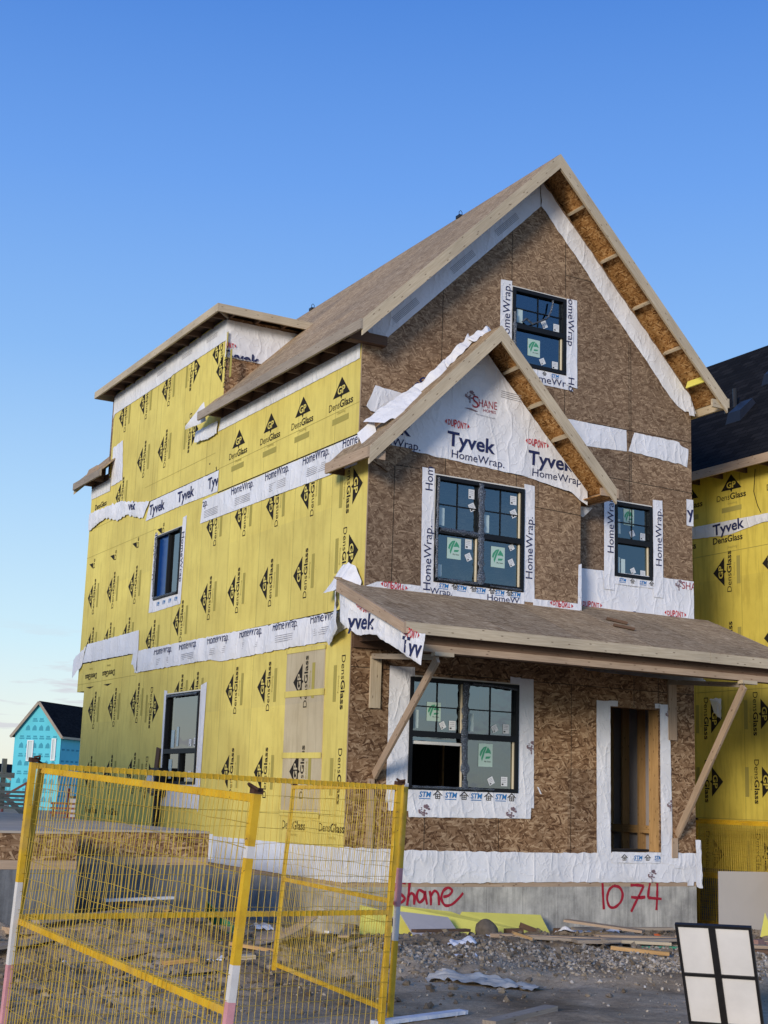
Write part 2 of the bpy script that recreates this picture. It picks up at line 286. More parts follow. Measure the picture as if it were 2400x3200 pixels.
# ------------------------------------------------------------------ mesh helpers
class MB:
    def __init__(s): s.v = []; s.f = []; s.mi = []; s.uv = []; s.mats = []; s.tone = None
    def mid(s, mat):
        mat = M[mat] if isinstance(mat, str) else mat
        if mat not in s.mats: s.mats.append(mat)
        return s.mats.index(mat)
    def face(s, pts, mat, uvs=None, uax=None):
        pts = [V(p) for p in pts]; b = len(s.v); s.v += pts; s.f.append(tuple(range(b, b + len(pts)))); s.mi.append(s.mid(mat))
        if uvs is None:
            n = V((0, 0, 0))
            for i in range(1, len(pts) - 1): n += (pts[i] - pts[0]).cross(pts[i + 1] - pts[0])
            if n.length < 1e-12: n = V((0, 0, 1))
            n.normalize()
            u = V(uax) if uax is not None else (V((0, 0, 1)).cross(n) if abs(n.z) < .98 else V((1, 0, 0)))
            u = u - n * u.dot(n)
            if u.length < 1e-6: u = n.orthogonal()
            u.normalize(); v_ = n.cross(u); uvs = [(p.dot(u), p.dot(v_)) for p in pts]
        s.uv.append(list(uvs)); return s
    def hexa(s, c, mat, uax=None):
        """c: 8 corners, bottom 0-3 (ccw from above), top 4-7"""
        if uax is None:
            e = [(V(c[1]) - V(c[0])), (V(c[3]) - V(c[0])), (V(c[4]) - V(c[0]))]; uax = max(e, key=lambda q: q.length)
        for q in ((0, 3, 2, 1), (4, 5, 6, 7), (0, 1, 5, 4), (1, 2, 6, 5), (2, 3, 7, 6), (3, 0, 4, 7)): s.face([c[i] for i in q], mat, None, uax)
        return s
    def box(s, x0, x1, y0, y1, z0, z1, mat, uax=None):
        return s.hexa([(x0, y0, z0), (x1, y0, z0), (x1, y1, z0), (x0, y1, z0), (x0, y0, z1), (x1, y0, z1), (x1, y1, z1), (x0, y1, z1)], mat, uax)
    def bar(s, a, b, w, h, mat, up=(0, 0, 1)):
        """board from a to b, width w sideways, height h along up"""
        a, b = V(a), V(b); d = (b - a).normalized(); sd = d.cross(V(up))
        if sd.length < 1e-5: sd = d.orthogonal()
        sd.normalize(); u = sd.cross(d).normalized(); sd *= w / 2; u *= h / 2
        return s.hexa([a - sd - u, a + sd - u, b + sd - u, b - sd - u, a - sd + u, a + sd + u, b + sd + u, b - sd + u], mat, d)
    def tube(s, pts, r, mat, n=6):
        pts = [V(p) for p in pts]; rings = []
        for i, p in enumerate(pts):
            d = (pts[min(i + 1, len(pts) - 1)] - pts[max(i - 1, 0)]).normalized(); a = d.orthogonal().normalized(); b = d.cross(a)
            rings.append([p + (a * math.cos(k * 2 * math.pi / n) + b * math.sin(k * 2 * math.pi / n)) * (r[i] if isinstance(r, list) else r) for k in range(n)])
        # keep rings aligned
        for i in range(1, len(rings)):
            best = min(range(n), key=lambda o: (rings[i][o] - rings[i - 1][0]).length); rings[i] = rings[i][best:] + rings[i][:best]
        for i in range(len(rings) - 1):
            for k in range(n): s.face([rings[i][k], rings[i][(k + 1) % n], rings[i + 1][(k + 1) % n], rings[i + 1][k]], mat)
        s.face(rings[0][::-1], mat); s.face(rings[-1], mat); return s
    def build(s, name, parent=None, smooth=False, origin=None, label=None):
        off = V((0, 0, 0))
        if parent is not None:
            p = parent
            while p is not None: off += p.location; p = p.parent
        if origin is not None: off = V(origin)
        me = bpy.data.meshes.new(name)
        vv = [tuple(p - off) for p in s.v]
        me.from_pydata(vv, [], s.f); me.materials.clear()
        for m_ in s.mats: me.materials.append(m_)
        me.polygons.foreach_set('material_index', s.mi)
        ul = me.uv_layers.new(name='UVMap'); ul.data.foreach_set('uv', [c for f in s.uv for q in f for c in q])
        if s.tone:
            at = me.attributes.new('tone', 'FLOAT', 'POINT'); at.data.foreach_set('value', s.tone)
        if smooth:
            bm = bmesh.new(); bm.from_mesh(me); bmesh.ops.remove_doubles(bm, verts=bm.verts, dist=1e-5); bm.to_mesh(me); bm.free()
            me.polygons.foreach_set('use_smooth', [True] * len(me.polygons))
        me.update()
        o = bpy.data.objects.new(name, me); col.objects.link(o)
        if parent is not None: o.parent = parent
        if origin is not None: o.location = off if parent is None else off
        if label: o['label'] = label
        return o
def tag(o, label=None, cat=None, group=None, kind=None):
    if label: o['label'] = label
    if cat: o['category'] = cat
    if group: o['group'] = group
    if kind: o['kind'] = kind
    return o
def thing(name, loc, label, cat, group=None, rot=None):
    o = bpy.data.objects.new(name, None); o.empty_display_size = .2; col.objects.link(o); o.location = loc
    if rot is not None: o.rotation_euler = rot
    return tag(o, label, cat, group)
def copy_tree(o, parent=None):
    c = o.copy(); col.objects.link(c); c.parent = parent
    for ch in list(o.children): copy_tree(ch, c)
    return c
class Frame:
    def __init__(s, O, u, v): s.O = V(O); s.u = V(u).normalized(); s.v = V(v).normalized(); s.n = s.u.cross(s.v)
    def p(s, a, b, c=0): return s.O + s.u * a + s.v * b + s.n * c
FRONT = Frame((0, 0, 0), (1, 0, 0), (0, 0, 1))
BAY = Frame((0, -.32, 0), (1, 0, 0), (0, 0, 1))
SIDE = Frame((0, 0, 0), (0, -1, 0), (0, 0, 1))            # first coordinate is -y
NSIDE = Frame((8.5, 0, 0), (0, -1, 0), (0, 0, 1))
def plate(mb, F, outer, holes, th, mat, back=None, edge=None):
    """flat panel with openings: front at F, thickness th behind it"""
    loops = [outer] + holes; allp = [p for l in loops for p in l]
    tris = tessellate_polygon([[V((p[0], p[1], 0)) for p in l] for l in loops])
    for t in tris:
        a, b, c = [allp[i] for i in t]
        if (b[0] - a[0]) * (c[1] - a[1]) - (b[1] - a[1]) * (c[0] - a[0]) < 0: b, c = c, b
        mb.face([F.p(*a), F.p(*b), F.p(*c)], mat, [a, b, c])
        mb.face([F.p(*a, -th), F.p(*c, -th), F.p(*b, -th)], back or mat, [a, c, b])
    for l in loops:
        for i in range(len(l)):
            a, b = l[i], l[(i + 1) % len(l)]; mb.face([F.p(*b), F.p(*a), F.p(*a, -th), F.p(*b, -th)], edge or mat)
    return mb
def rect(x0, x1, z0, z1): return [(x0, z0), (x1, z0), (x1, z1), (x0, z1)]
def pl(poly, t):
    L = [0]
    for i in range(1, len(poly)): L.append(L[-1] + math.dist(poly[i][:2], poly[i - 1][:2]))
    d = t * L[-1]
    for i in range(1, len(poly)):
        if d <= L[i] + 1e-9:
            k = (d - L[i - 1]) / max(1e-9, L[i] - L[i - 1]); poly = [tuple(q) + (0,) * (3 - len(q)) for q in poly]; return [poly[i - 1][j] + (poly[i][j] - poly[i - 1][j]) * k for j in range(len(poly[i]))]
    return list(poly[-1])
def disp(F, a, b, amp, seed):
    p = F.p(a, b); q = p * 2.6 + V((seed, seed * 1.7, 0)); w_ = p * 7.5 + V((0, seed, 3))
    # a wrap hangs: folds run mostly up and down
    q = V((q.x, q.y, q.z * .45))
    return amp * (.7 * noise.noise(q) + .45 * abs(noise.noise(w_)) + .25)
def sheet(mb, F, top, bot, mat='wrap', off=.012, amp=.012, seed=0., cell=.05, rag=.006):
    lt = sum(math.dist(top[i][:2], top[i - 1][:2]) for i in range(1, len(top))); lh = math.dist(top[0][:2], bot[0][:2]) + math.dist(top[-1][:2], bot[-1][:2])
    nx = max(2, min(260, int(lt / cell))); ny = max(2, min(60, int(lh / 2 / cell)))
    g = []
    for i in range(nx + 1):
        a = pl(top, i / nx); b = pl(bot, i / nx); row = []
        for j in range(ny + 1):
            k = j / ny; x = a[0] + (b[0] - a[0]) * k; z = a[1] + (b[1] - a[1]) * k
            ea = a[2] if len(a) > 2 else 0; eb = b[2] if len(b) > 2 else 0
            if i in (0, nx): x += rag * noise.noise(V((z * 9, seed, 0)))
            if j in (0, ny): z += rag * noise.noise(V((x * 9, seed + j, 5))) * 1.5
            edge = min(i, nx - i, j, ny - j); dd = off + (ea + (eb - ea) * k) + disp(F, x, z, amp, seed) * (1 if edge else .55)
            row.append((x, z, dd))
        g.append(row)
    for i in range(nx):
        for j in range(ny):
            q = [g[i][j + 1], g[i + 1][j + 1], g[i + 1][j], g[i][j]]
            mb.face([F.p(*c) for c in q], mat, [c[:2] for c in q])
    return mb
# ------------------------------------------------------------------ lettering
_tc = {}
def glyphs(s, bold):
    k = (s, bold)
    if k not in _tc:
        cu = bpy.data.curves.new('t', 'FONT'); cu.body = s; cu.size = 1; cu.resolution_u = 3
        if bold: cu.offset = .022
        o = bpy.data.objects.new('t', cu); col.objects.link(o); dg = bpy.context.evaluated_depsgraph_get()
        me = o.evaluated_get(dg).to_mesh(); me.calc_loop_triangles()
        vs = [(v.co.x, v.co.y) for v in me.vertices]; ts = [tuple(t.vertices) for t in me.loop_triangles]
        o.evaluated_get(dg).to_mesh_clear(); bpy.data.objects.remove(o); bpy.data.curves.remove(cu)
        x0 = min(v[0] for v in vs); x1 = max(v[0] for v in vs); _tc[k] = ([((x - x0) / (x1 - x0), y / .729) for x, y in vs], ts, (x1 - x0) / .729)
    return _tc[k]
def clip(poly, conv):
    n = len(conv)
    for i in range(n):
        a, b = conv[i], conv[(i + 1) % n]; o = []
        f = lambda p: (b[0] - a[0]) * (p[1] - a[1]) - (b[1] - a[1]) * (p[0] - a[0])
        for k in range(len(poly)):
            p, q = poly[k], poly[(k + 1) % len(poly)]; fp, fq = f(p), f(q)
            if fp >= 0: o.append(p)
            if fp * fq < 0: t = fp / (fp - fq); o.append((p[0] + (q[0] - p[0]) * t, p[1] + (q[1] - p[1]) * t))
        poly = o
        if len(poly) < 3: return None
    return poly
class Print:
    """lettering and marks lying on a surface; prim() takes 2D polygons in the frame"""
    def __init__(s, F, off=.003, surf=None): s.F = F; s.off = off; s.mb = MB(); s.surf = surf
    def poly(s, pts, mat, lift=0., cl=None):
        if cl: pts = clip(pts, cl)
        if pts:
            d = lambda p: s.off + lift + (s.surf(p) if s.surf else 0)
            a = sum(pts[i][0] * pts[(i + 1) % len(pts)][1] - pts[(i + 1) % len(pts)][0] * pts[i][1] for i in range(len(pts)))
            if a < 0: pts = pts[::-1]
            s.mb.face([s.F.p(p[0], p[1], d(p)) for p in pts], mat, pts)
    def text(s, t, x, z, h, mat='ink', w=None, rot=0, bold=False, cl=None, lift=0., flip=False, shear=0.):
        """baseline start at x,z; cap height h; total width w; rot in degrees"""
        vs, ts, asp = glyphs(t, bold); w = w or h * asp; c, sn = math.cos(math.radians(rot)), math.sin(math.radians(rot))
        P = []
        for a, b in vs:
            a, b = a * w, b * h
            if flip: b = -b
            a += b * shear
            P.append((x + a * c - b * sn, z + a * sn + b * c))
        for tr in ts: s.poly([P[i] for i in tr], mat, lift, cl)
    def local(s, pts, x, z, rot): c, sn = math.cos(math.radians(rot)), math.sin(math.radians(rot)); return [(x + a * c - b * sn, z + a * sn + b * c) for a, b in pts]
    def stamp(s, x, z, rot=0, tri=True, cl=None, k=1., fg='yellow', txt=True, bar=True):
        L = lambda pts: s.local([(a * k, b * k) for a, b in pts], x, z, rot)
        T = lambda t, a, b, h, w, bold=False, mat='ink', lift=0: s.text(t, *L([(a, b)])[0], h * k, mat, w * k, rot, bold, cl, lift)
        if tri:
            s.poly(L([(-.26, 0), (.26, 0), (0, .285)]), 'ink', 0, cl); s.poly(L([(-.03, 0), (0, -.05), (.03, 0)]), 'ink', 0, cl)
            T('GP', -.115, .035, .115, .23, True, fg, .002)
        if txt:
            T('Dens', -.375, -.175, .115, .33); T('Glass', -.035, -.175, .115, .40, True); T('Sheathing', -.10, -.265, .04, .24, False, 'barink')
        if bar: s.poly(L([(-.25, -.40), (.25, -.40), (.25, -.31), (-.25, -.31)]), 'barink', 0, cl)
    def dupont(s, x, z, w, h, rot=0, flip=False, cl=None, mat='red'):
        """oval red mark: arrow tips either side of narrow capitals"""
        L = lambda pts: s.local([(a * w, b * h) for a, b in pts], x, z, rot)
        s.poly(L([(-.5, 0), (-.42, .28), (-.42, -.28)]), mat, 0, cl); s.poly(L([(.5, 0), (.42, -.28), (.42, .28)]), mat, 0, cl)
        hs_ = (.62, .80, .92, .92, .80, .62)
        for i, ch in enumerate('DUPONT'):
            hh = h * hs_[i] * (-1 if flip else 1); p = s.local([((-.375 + .1275 * i) * w, -hh / 2)], x, z, rot)[0]
            s.text(ch, *p, abs(hh), mat, w * .108, rot, True, cl, 0, flip)
    def stm(s, x, z, w, h, rot=0, cl=None):
        s.text('STM', x, z, h, 'blue', w, rot, True, cl, shear=.18); s.poly(s.local([(0, -h * .35), (w, -h * .35), (w, -h * .22), (0, -h * .22)], x, z, rot), 'blue', 0, cl)
    def housemark(s, x, z, h, rot=0):
        L = lambda p: s.local([(a * h, b * h) for a, b in p], x, z, rot)
        s.poly(L([(-.75, .45), (-.62, .40), (0, .92), (0, 1.08)]), 'ink'); s.poly(L([(.75, .45), (0, 1.08), (0, .92), (.62, .40)]), 'ink')
        for r in ((-.38, -.28, 0, .62), (.28, .38, 0, .62), (-.38, .38, 0, .08), (-.38, .38, .54, .62), (-.05, .05, 0, .62), (-.38, .38, .27, .35)): s.poly(L([(r[0], r[2]), (r[1], r[2]), (r[1], r[3]), (r[0], r[3])]), 'ink')
    def build(s, name, parent):
        """sprayed and stuck-on marks stay objects; printing and joints become faces of the surface they lie on"""
        if name == 'sticker' or parent.type != 'MESH': return s.mb.build(name, parent)
        if not s.mb.f: return parent
        o = s.mb.build(name, parent); me, pm = o.data, parent.data; k = len(pm.materials)
        for m_ in me.materials: pm.materials.append(m_)
        for pg in me.polygons: pg.material_index += k
        bm = bmesh.new(); bm.from_mesh(pm); bm.from_mesh(me); bm.to_mesh(pm); bm.free(); bpy.data.objects.remove(o); bpy.data.meshes.remove(me); return parent
def TREE(pr, x, z, r, mat='paleink', seed=1, clp=None):
    rnd = random.Random(seed)
    for k in range(26):
        a = rnd.uniform(0, math.pi * 2); d = rnd.random() ** .5 * r * .8; s_ = r * rnd.uniform(.10, .22)
        cx, cz = x + d * math.cos(a), z + r * .45 + d * .8 * math.sin(a)
        pr.poly([(cx + s_ * math.cos(t), cz + s_ * .7 * math.sin(t)) for t in [i * math.pi / 3 + a for i in range(6)]], mat, 0, clp)
    pr.poly([(x - r * .1, z - r * .75), (x + r * .1, z - r * .75), (x + r * .05, z + r * .4), (x - r * .05, z + r * .4)], mat, 0, clp)
# ================================================================== the house
W = 6.1
house = thing('unfinished_house', (0, 0, -1.05), 'tall unfinished house with yellow side sheathing, brown board front and steep bare gable roof', 'house')
# foundation
fm = MB()
fm.box(0, W, 0.0, .22, -1.6, -.45, 'concrete', (1, 0, 0)); fm.box(0, .22, .22, 11.6, -1.6, -.45, 'concrete', (0, 1, 0)); fm.box(W - .22, W, .22, 11.6, -1.6, -.45, 'concrete', (0, 1, 0)); fm.box(.22, W - .22, 11.38, 11.6, -1.6, -.45, 'concrete', (1, 0, 0))
fnd = fm.build('foundation', house)
sp_ = MB(); sp_.box(.0, W, .003, .2, -.45, -.38, 'lumber_tan', (1, 0, 0)); sp_.box(.003, .2, .2, 11.6, -.45, -.38, 'lumber_tan', (0, 1, 0)); sp_.box(W - .2, W - .003, .2, 11.6, -.45, -.38, 'lumber_tan', (0, 1, 0)); sp_.build('sill_plate', house)
MB().box(.02, W - .02, .02, 11.58, -1.6, -1.56, 'mud').build('basement_floor', house)
# spray paint on the concrete
def stroke(pr, pts, wd, mat='spray'):
    sm = []
    for i in range(len(pts) - 1):
        p0, p1, p2, p3 = pts[max(i - 1, 0)], pts[i], pts[i + 1], pts[min(i + 2, len(pts) - 1)]
        for k in range(6):
            t = k / 6; sm.append(tuple(.5 * ((2 * p1[j]) + (-p0[j] + p2[j]) * t + (2 * p0[j] - 5 * p1[j] + 4 * p2[j] - p3[j]) * t * t + (-p0[j] + 3 * p1[j] - 3 * p2[j] + p3[j]) * t ** 3) for j in (0, 1)))
    sm.append(pts[-1]); L = []; R = []
    for i, p in enumerate(sm):
        a, b = sm[max(i - 1, 0)], sm[min(i + 1, len(sm) - 1)]; d = math.hypot(b[0] - a[0], b[1] - a[1]) or 1; nx, nz_ = -(b[1] - a[1]) / d, (b[0] - a[0]) / d; ww = wd * (.42 + .16 * noise.noise(V((p[0] * 14, p[1] * 14, 0))))
        L.append((p[0] + nx * ww, p[1] + nz_ * ww)); R.append((p[0] - nx * ww, p[1] - nz_ * ww))
    for i in range(len(sm) - 1): pr.poly([L[i], L[i + 1], R[i + 1], R[i]], mat, 0.0004 * (i % 3))
g = Print(FRONT, .004)
for s in ([(.97, -.40), (.86, -.38), (.78, -.45), (.88, -.53), (.96, -.60), (.86, -.67), (.74, -.63)], [(1.03, -.395), (1.02, -.54), (1.0, -.69)], [(1.01, -.58), (1.06, -.53), (1.11, -.57), (1.11, -.68)],
          [(1.26, -.52), (1.18, -.49), (1.15, -.57), (1.19, -.65), (1.26, -.6), (1.27, -.52)], [(1.275, -.5), (1.29, -.58), (1.315, -.68)], [(1.35, -.50), (1.37, -.58), (1.375, -.69)], [(1.375, -.56), (1.43, -.50), (1.49, -.55), (1.505, -.69)],
          [(1.57, -.58), (1.66, -.56), (1.71, -.50), (1.65, -.46), (1.57, -.50), (1.54, -.60), (1.60, -.69), (1.71, -.68), (1.82, -.60), (1.89, -.53)]): stroke(g, s, .045)
for s in ([(4.30, -.40), (4.31, -.58), (4.325, -.77)], [(4.50, -.44), (4.42, -.50), (4.385, -.62), (4.43, -.73), (4.53, -.74), (4.64, -.66), (4.67, -.55), (4.61, -.46), (4.50, -.44)], [(4.82, -.43), (4.95, -.43), (5.07, -.44)], [(5.07, -.44), (4.98, -.58), (4.90, -.70), (4.83, -.81)], [(4.83, -.60), (4.97, -.61), (5.10, -.60)],
          [(5.19, -.40), (5.165, -.50), (5.15, -.61)], [(5.15, -.61), (5.28, -.62), (5.41, -.63)], [(5.33, -.40), (5.325, -.60), (5.31, -.79)]): stroke(g, s, .05)
g.build('painted_lettering', fnd)
# rough opening sizes
LWIN = (.95, 2.77, .84, 2.37); AWIN = (2.565, 3.566, 7.18, 8.40); BWIN = (1.085, 2.60, 3.68, 5.185); RWIN = (4.52, 5.262, 4.15, 5.32); DOOR = (4.437, 5.385, .045, 2.165)
h2 = .02
main = MB()
plate(main, FRONT, [(.003, -.02), (W, -.02), (W, 2.78), (.003, 2.78)], [rect(LWIN[0] + h2, LWIN[1] - h2, LWIN[2] + h2, LWIN[3] - h2), rect(*DOOR)], .15, 'osb_low', 'dark', 'osb_low')
plate(main, FRONT, [(.003, 2.785), (W, 2.785), (W, 7.30), (3.05, 10.35), (.003, 7.30)], [rect(AWIN[0] + h2, AWIN[1] - h2, AWIN[2] + h2, AWIN[3] - h2), rect(RWIN[0] + h2, RWIN[1] - h2, RWIN[2] + h2, RWIN[3] - h2)], .15, 'osb', 'dark', 'osb')
fw = main.build('front_wall', house)
# panel joints in the front boards (shallow dark gaps)
sj = Print(FRONT, .0025)
def seam(pr, a, b, wd=.009, mat='ink'):
    d = math.dist(a, b); nx, nz_ = -(b[1] - a[1]) / d * wd / 2, (b[0] - a[0]) / d * wd / 2
    pr.poly([(a[0] - nx, a[1] - nz_), (b[0] - nx, b[1] - nz_), (b[0] + nx, b[1] + nz_), (a[0] + nx, a[1] + nz_)], mat)
for a, b in (((1.33, 6.0), (1.33, 8.55)), ((2.55, 8.5), (2.55, 9.8)), ((3.56, 8.45), (3.56, 9.75)), ((3.56, 4.9), (3.56, 6.95)), ((4.82, 5.0), (4.82, 7.95)), ((4.86, 5.7), (4.86, 7.95)), ((0, 6.09), (1.3, 6.09)), ((4.0, 6.5), (W, 6.5)), ((3.4, 5.70), (W, 5.66)), ((3.57, 8.81), (4.35, 8.8)), ((5.25, 3.6), (5.25, 4.1)), ((0, 7.18), (.35, 7.17)),
             ((3.72, -.02), (3.72, 2.45)), ((4.9, 2.17), (4.9, 2.75)), ((1.24, -.02), (1.24, .5)), ((2.46, -.02), (2.46, .48)), ((.0, 2.44), (W, 2.44)), ((5.38, 2.2), (5.38, 2.75))): seam(sj, a, b)
sj.build('board_joints', fw)
# side wall with the band printed boards
side = MB()
SW2 = (-7.78, -6.56, 4.15, 5.36); SW1 = (-6.77, -5.25, .83, 2.37)
outer = [(-11.58, -.02), (-.003, -.02), (-.003, 3.397), (.317, 3.397), (.317, 5.42), (-.003, 5.42), (-.003, 7.12), (-5.003, 7.12), (-5.003, 8.86), (-10.937, 8.86), (-10.937, 7.12), (-12.05, 7.12), (-12.05, 2.67), (-11.58, 2.67)]
plate(side, SIDE, outer, [rect(SW2[0] + h2, SW2[1] - h2, SW2[2] + h2, SW2[3] - h2), rect(SW1[0] + h2, SW1[1] - h2, SW1[2] + h2, SW1[3] - h2)], .14, 'yellow', 'dark', 'yellow')
sw = side.build('side_wall', house)
edge = MB(); edge.box(.0, .012, -.006, -.0005, .06, 3.0, 'lumber_tan'); edge.box(.0, .012, -.326, -.3205, 3.42, 5.3, 'lumber_tan'); edge.box(.0, .014, -.006, -.0005, 5.7, 7.2, 'lumber_tan'); edge.build('corner_board', sw)
p = Print(SIDE)
for y, z in ((.56, 6.37), (1.81, 6.37), (2.96, 6.37), (4.21, 6.37)): p.stamp(-y, z)
for y, z in ((3.91, 2.31), (2.69, 2.31), (1.45, 2.31), (10.93, 2.26), (9.70, 2.27), (8.42, 2.30), (3.91, 1.04), (2.66, 1.03), (1.42, 1.03), (10.9, .98), (9.66, .99), (8.38, 1.02), (11.5, 4.62), (10.28, 4.62), (8.98, 4.58), (5.22, 3.92), (4.05, 3.92), (2.80, 3.90), (1.6, 3.90), (6.45, 3.64),
             (5.13, 5.17), (3.92, 5.16), (2.70, 5.13), (1.48, 5.1), (7.8, 3.42), (10.29, 8.26), (9.05, 8.26), (7.81, 8.24), (8.97, 7.06), (7.82, 7.04), (5.32, 8.32), (5.10, 7.95), (10.15, 6.55), (9.2, 3.60), (10.3, 3.60), (11.4, 3.60)): p.stamp(-y, z, 90)
for y in (5.55, 6.25): p.stamp(-y, 2.33, 90, cl=[(-7, 2.40), (-4.9, 2.40), (-4.9, 3), (-7, 3)])
for y, z, tri in ((7.46, 2.17, True), (7.48, .93, True), (6.46, 8.26, True), (6.36, 7.07, True), (.06, 2.23, False), (.06, .97, False), (.16, 4.02, True), (.10, 4.95, True)): p.stamp(-y, z, -90, tri)
for y in (1.51, .35, 10.57, 9.36): p.text('Dens', -y - .37, .24, .12, 'ink', .33); p.text('Glass', -y - .03, .24, .12, 'ink', .40, bold=True); p.text('Sheathing', -y - .12, .15, .045, 'barink', .26)
for y in (11.2, 10.1): p.text('DensGlass', -y + .38, 3.0, .12, 'ink', .75, 180, True); p.text('Sheathing', -y + .1, 3.12, .045, 'barink', .22, 180); p.poly([(-y - .25, 2.74), (-y + .25, 2.74), (-y, 2.70)], 'ink')
p.text('DensGlass', -11.75, 6.50, .12, 'ink', .75, bold=True); p.text('Sheathing', -11.5, 6.41, .04, 'barink', .24)
p.text('a', -5.42, 6.28, .06, 'ink', None, 80, True); p.text('s', -5.14, 6.12, .10, 'ink', None, 10, True)
for y, z in ((10.25, 5.35), (8.95, 5.42), (11.6, 5.35), (7.6, 5.5)): p.poly(p.local([(-.12, 0), (0, 0), (0, .25)], -y, z, 90), 'ink'); p.text('De', -y + .12, z - .12, .11, 'ink', .2, 90)
for a, b in (((-12.05, 2.82), (-8.5, 2.82)), ((-11.58, .42), (0, .45)), ((-12.05, 6.1), (-8.5, 6.1)), ((-12.05, 5.5), (-7.9, 5.52)), ((-8.7, 6.45), (-5.2, 6.45)), ((-5.0, 5.72), (-5.0, 7.1)), ((-8.3, 6.1), (-8.3, 8.4)), ((-5.0, 6.13), (0, 6.15)), ((-6.75, .02), (-6.75, .4))): seam(p, a, b, .007, 'barink')
for a, b in (((-8.7, 3.24), (-.1, 3.235)), ((-12.0, 3.25), (-8.5, 3.235)), ((-5.0, 5.71), (0, 5.685)), ((-8.5, 6.12), (-5, 6.11))): seam(p, a, b, .02)
rr = random.Random(3)
for k in range(260):       # fastener heads
    y = rr.choice([.73 + .4067 * i for i in range(28)]); z = rr.uniform(.05, 8.3)
    if y > 11.4 or (z > 7 and y < 5.1): continue
    p.poly([(-y - .012 + .006 * math.cos(t), z + .006 * math.sin(t)) for t in (0, 1.6, 3.1, 4.7)], 'barink')
p.build('printed_lettering', sw)
# tan replacement sheets near the corner
tm = MB(); plate(tm, Frame((-.012, 0, 0), (0, -1, 0), (0, 0, 1)), [(-1.93, .46), (-.70, .46), (-.73, 2.80), (-1.95, 2.80)], [], .012, 'tan')
tb = tm.build('tan_sheathing_sheet', sw)
p = Print(Frame((-.012, 0, 0), (0, -1, 0), (0, 0, 1)))
for z in (2.31, 1.04): p.stamp(-1.41, z, 90, fg='tan')
for z0, z1 in ((2.10, 2.19), (1.23, 1.31), (2.74, 2.80), (.42, .50)): p.poly([(-1.97, z0), (-.70, z0 - .01), (-.70, z1 - .01), (-1.97, z1)], 'yellow', .006)
p.build('printed_lettering', tb)
# bay that stands forward of the front wall
bay = MB()
BW = 3.634
plate(bay, BAY, [(.003, 3.40), (BW, 3.40), (BW, 5.40), (BW / 2, 7.20), (.003, 5.40)], [rect(BWIN[0] + h2, BWIN[1] - h2, BWIN[2] + h2, BWIN[3] - h2)], .12, 'osb', 'dark', 'osb')
bay.box(BW - .012, BW, -.2, 0, 3.4, 5.4, 'osb', (0, 1, 0)); bay.box(.14, BW - .012, -.2, -.001, 3.40, 3.43, 'osb')
bayo = bay.build('bay_wall', house)
bj = Print(BAY, .0025)
for a, b in (((1.24, 3.6), (1.24, 3.62)), ((1.24, 5.2), (1.24, 5.46)), ((2.46, 5.2), (2.46, 5.45)), ((0, 5.24), (.82, 5.24)), ((2.8, 4.95), (BW, 4.93)), ((.42, 3.6), (.42, 5.3)), ((2.85, 4.95), (2.85, 5.37))): seam(bj, a, b)
bj.build('board_joints', bayo)
# right wall, back wall, interior
rw = MB(); rw.box(W - .015, W - .001, .16, 11.44, -.02, 7.2, 'greyback', (0, 1, 0)); rw.box(W - .001, W + .002, .152, 11.58, -.02, 7.2, 'yellow', (0, 1, 0)); rw.build('right_wall', house)
bw = MB(); plate(bw, Frame((W, 11.58, 0), (-1, 0, 0), (0, 0, 1)), [(.02, -.02), (W - .16, -.02), (W - .16, 7.1), (W - 3.05, 10.3), (.02, 7.1)], [], .14, 'yellow', 'dark'); bw.build('back_wall', house)
fl = MB(); fl.box(.15, W - .02, .16, 11.43, -.38, -.0, 'osb_roof'); fl.box(.15, W - .02, .16, 11.43, 2.78, 3.18, 'truss'); fl.box(.15, W - .02, .16, 11.43, 5.55, 5.9, 'truss'); fl.build('floor_decks', house)
for i in range(9): MB().box(W - .155, W - .016, .34 + .405 * i, .378 + .405 * i, .0, 2.77, 'lumber_warm').build('wall_stud', house)
MB().box(W - .15, W - .11, .38, 3.5, .30, .42, 'lumber_warm').build('blocking', house)
MB().box(DOOR[1] - .001, DOOR[1] + .038, .02, .148, .046, 2.3, 'lumber_warm').build('door_jamb_stud', house); MB().box(DOOR[1] + .04, DOOR[1] + .078, .151, .29, .046, 2.77, 'lumber_warm').build('door_jamb_stud', house)
MB().box(DOOR[0] - .04, DOOR[0], .152, .29, .046, 2.77, 'lumber_warm').build('door_jamb_stud', house)
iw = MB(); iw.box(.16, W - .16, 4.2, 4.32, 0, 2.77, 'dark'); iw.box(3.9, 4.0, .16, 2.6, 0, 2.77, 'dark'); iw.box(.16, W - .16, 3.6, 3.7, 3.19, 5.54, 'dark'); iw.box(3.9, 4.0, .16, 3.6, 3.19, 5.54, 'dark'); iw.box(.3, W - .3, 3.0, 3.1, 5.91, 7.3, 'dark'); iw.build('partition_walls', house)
MB().box(4.2, 5.6, 4.12, 4.19, 0.3, .42, 'lumber_warm').build('blocking', house)
for i in range(8): MB().box(4.05 + .405 * i, 4.09 + .405 * i, 4.08, 4.195, 0, 2.77, 'lumber_warm').build('wall_stud', house)
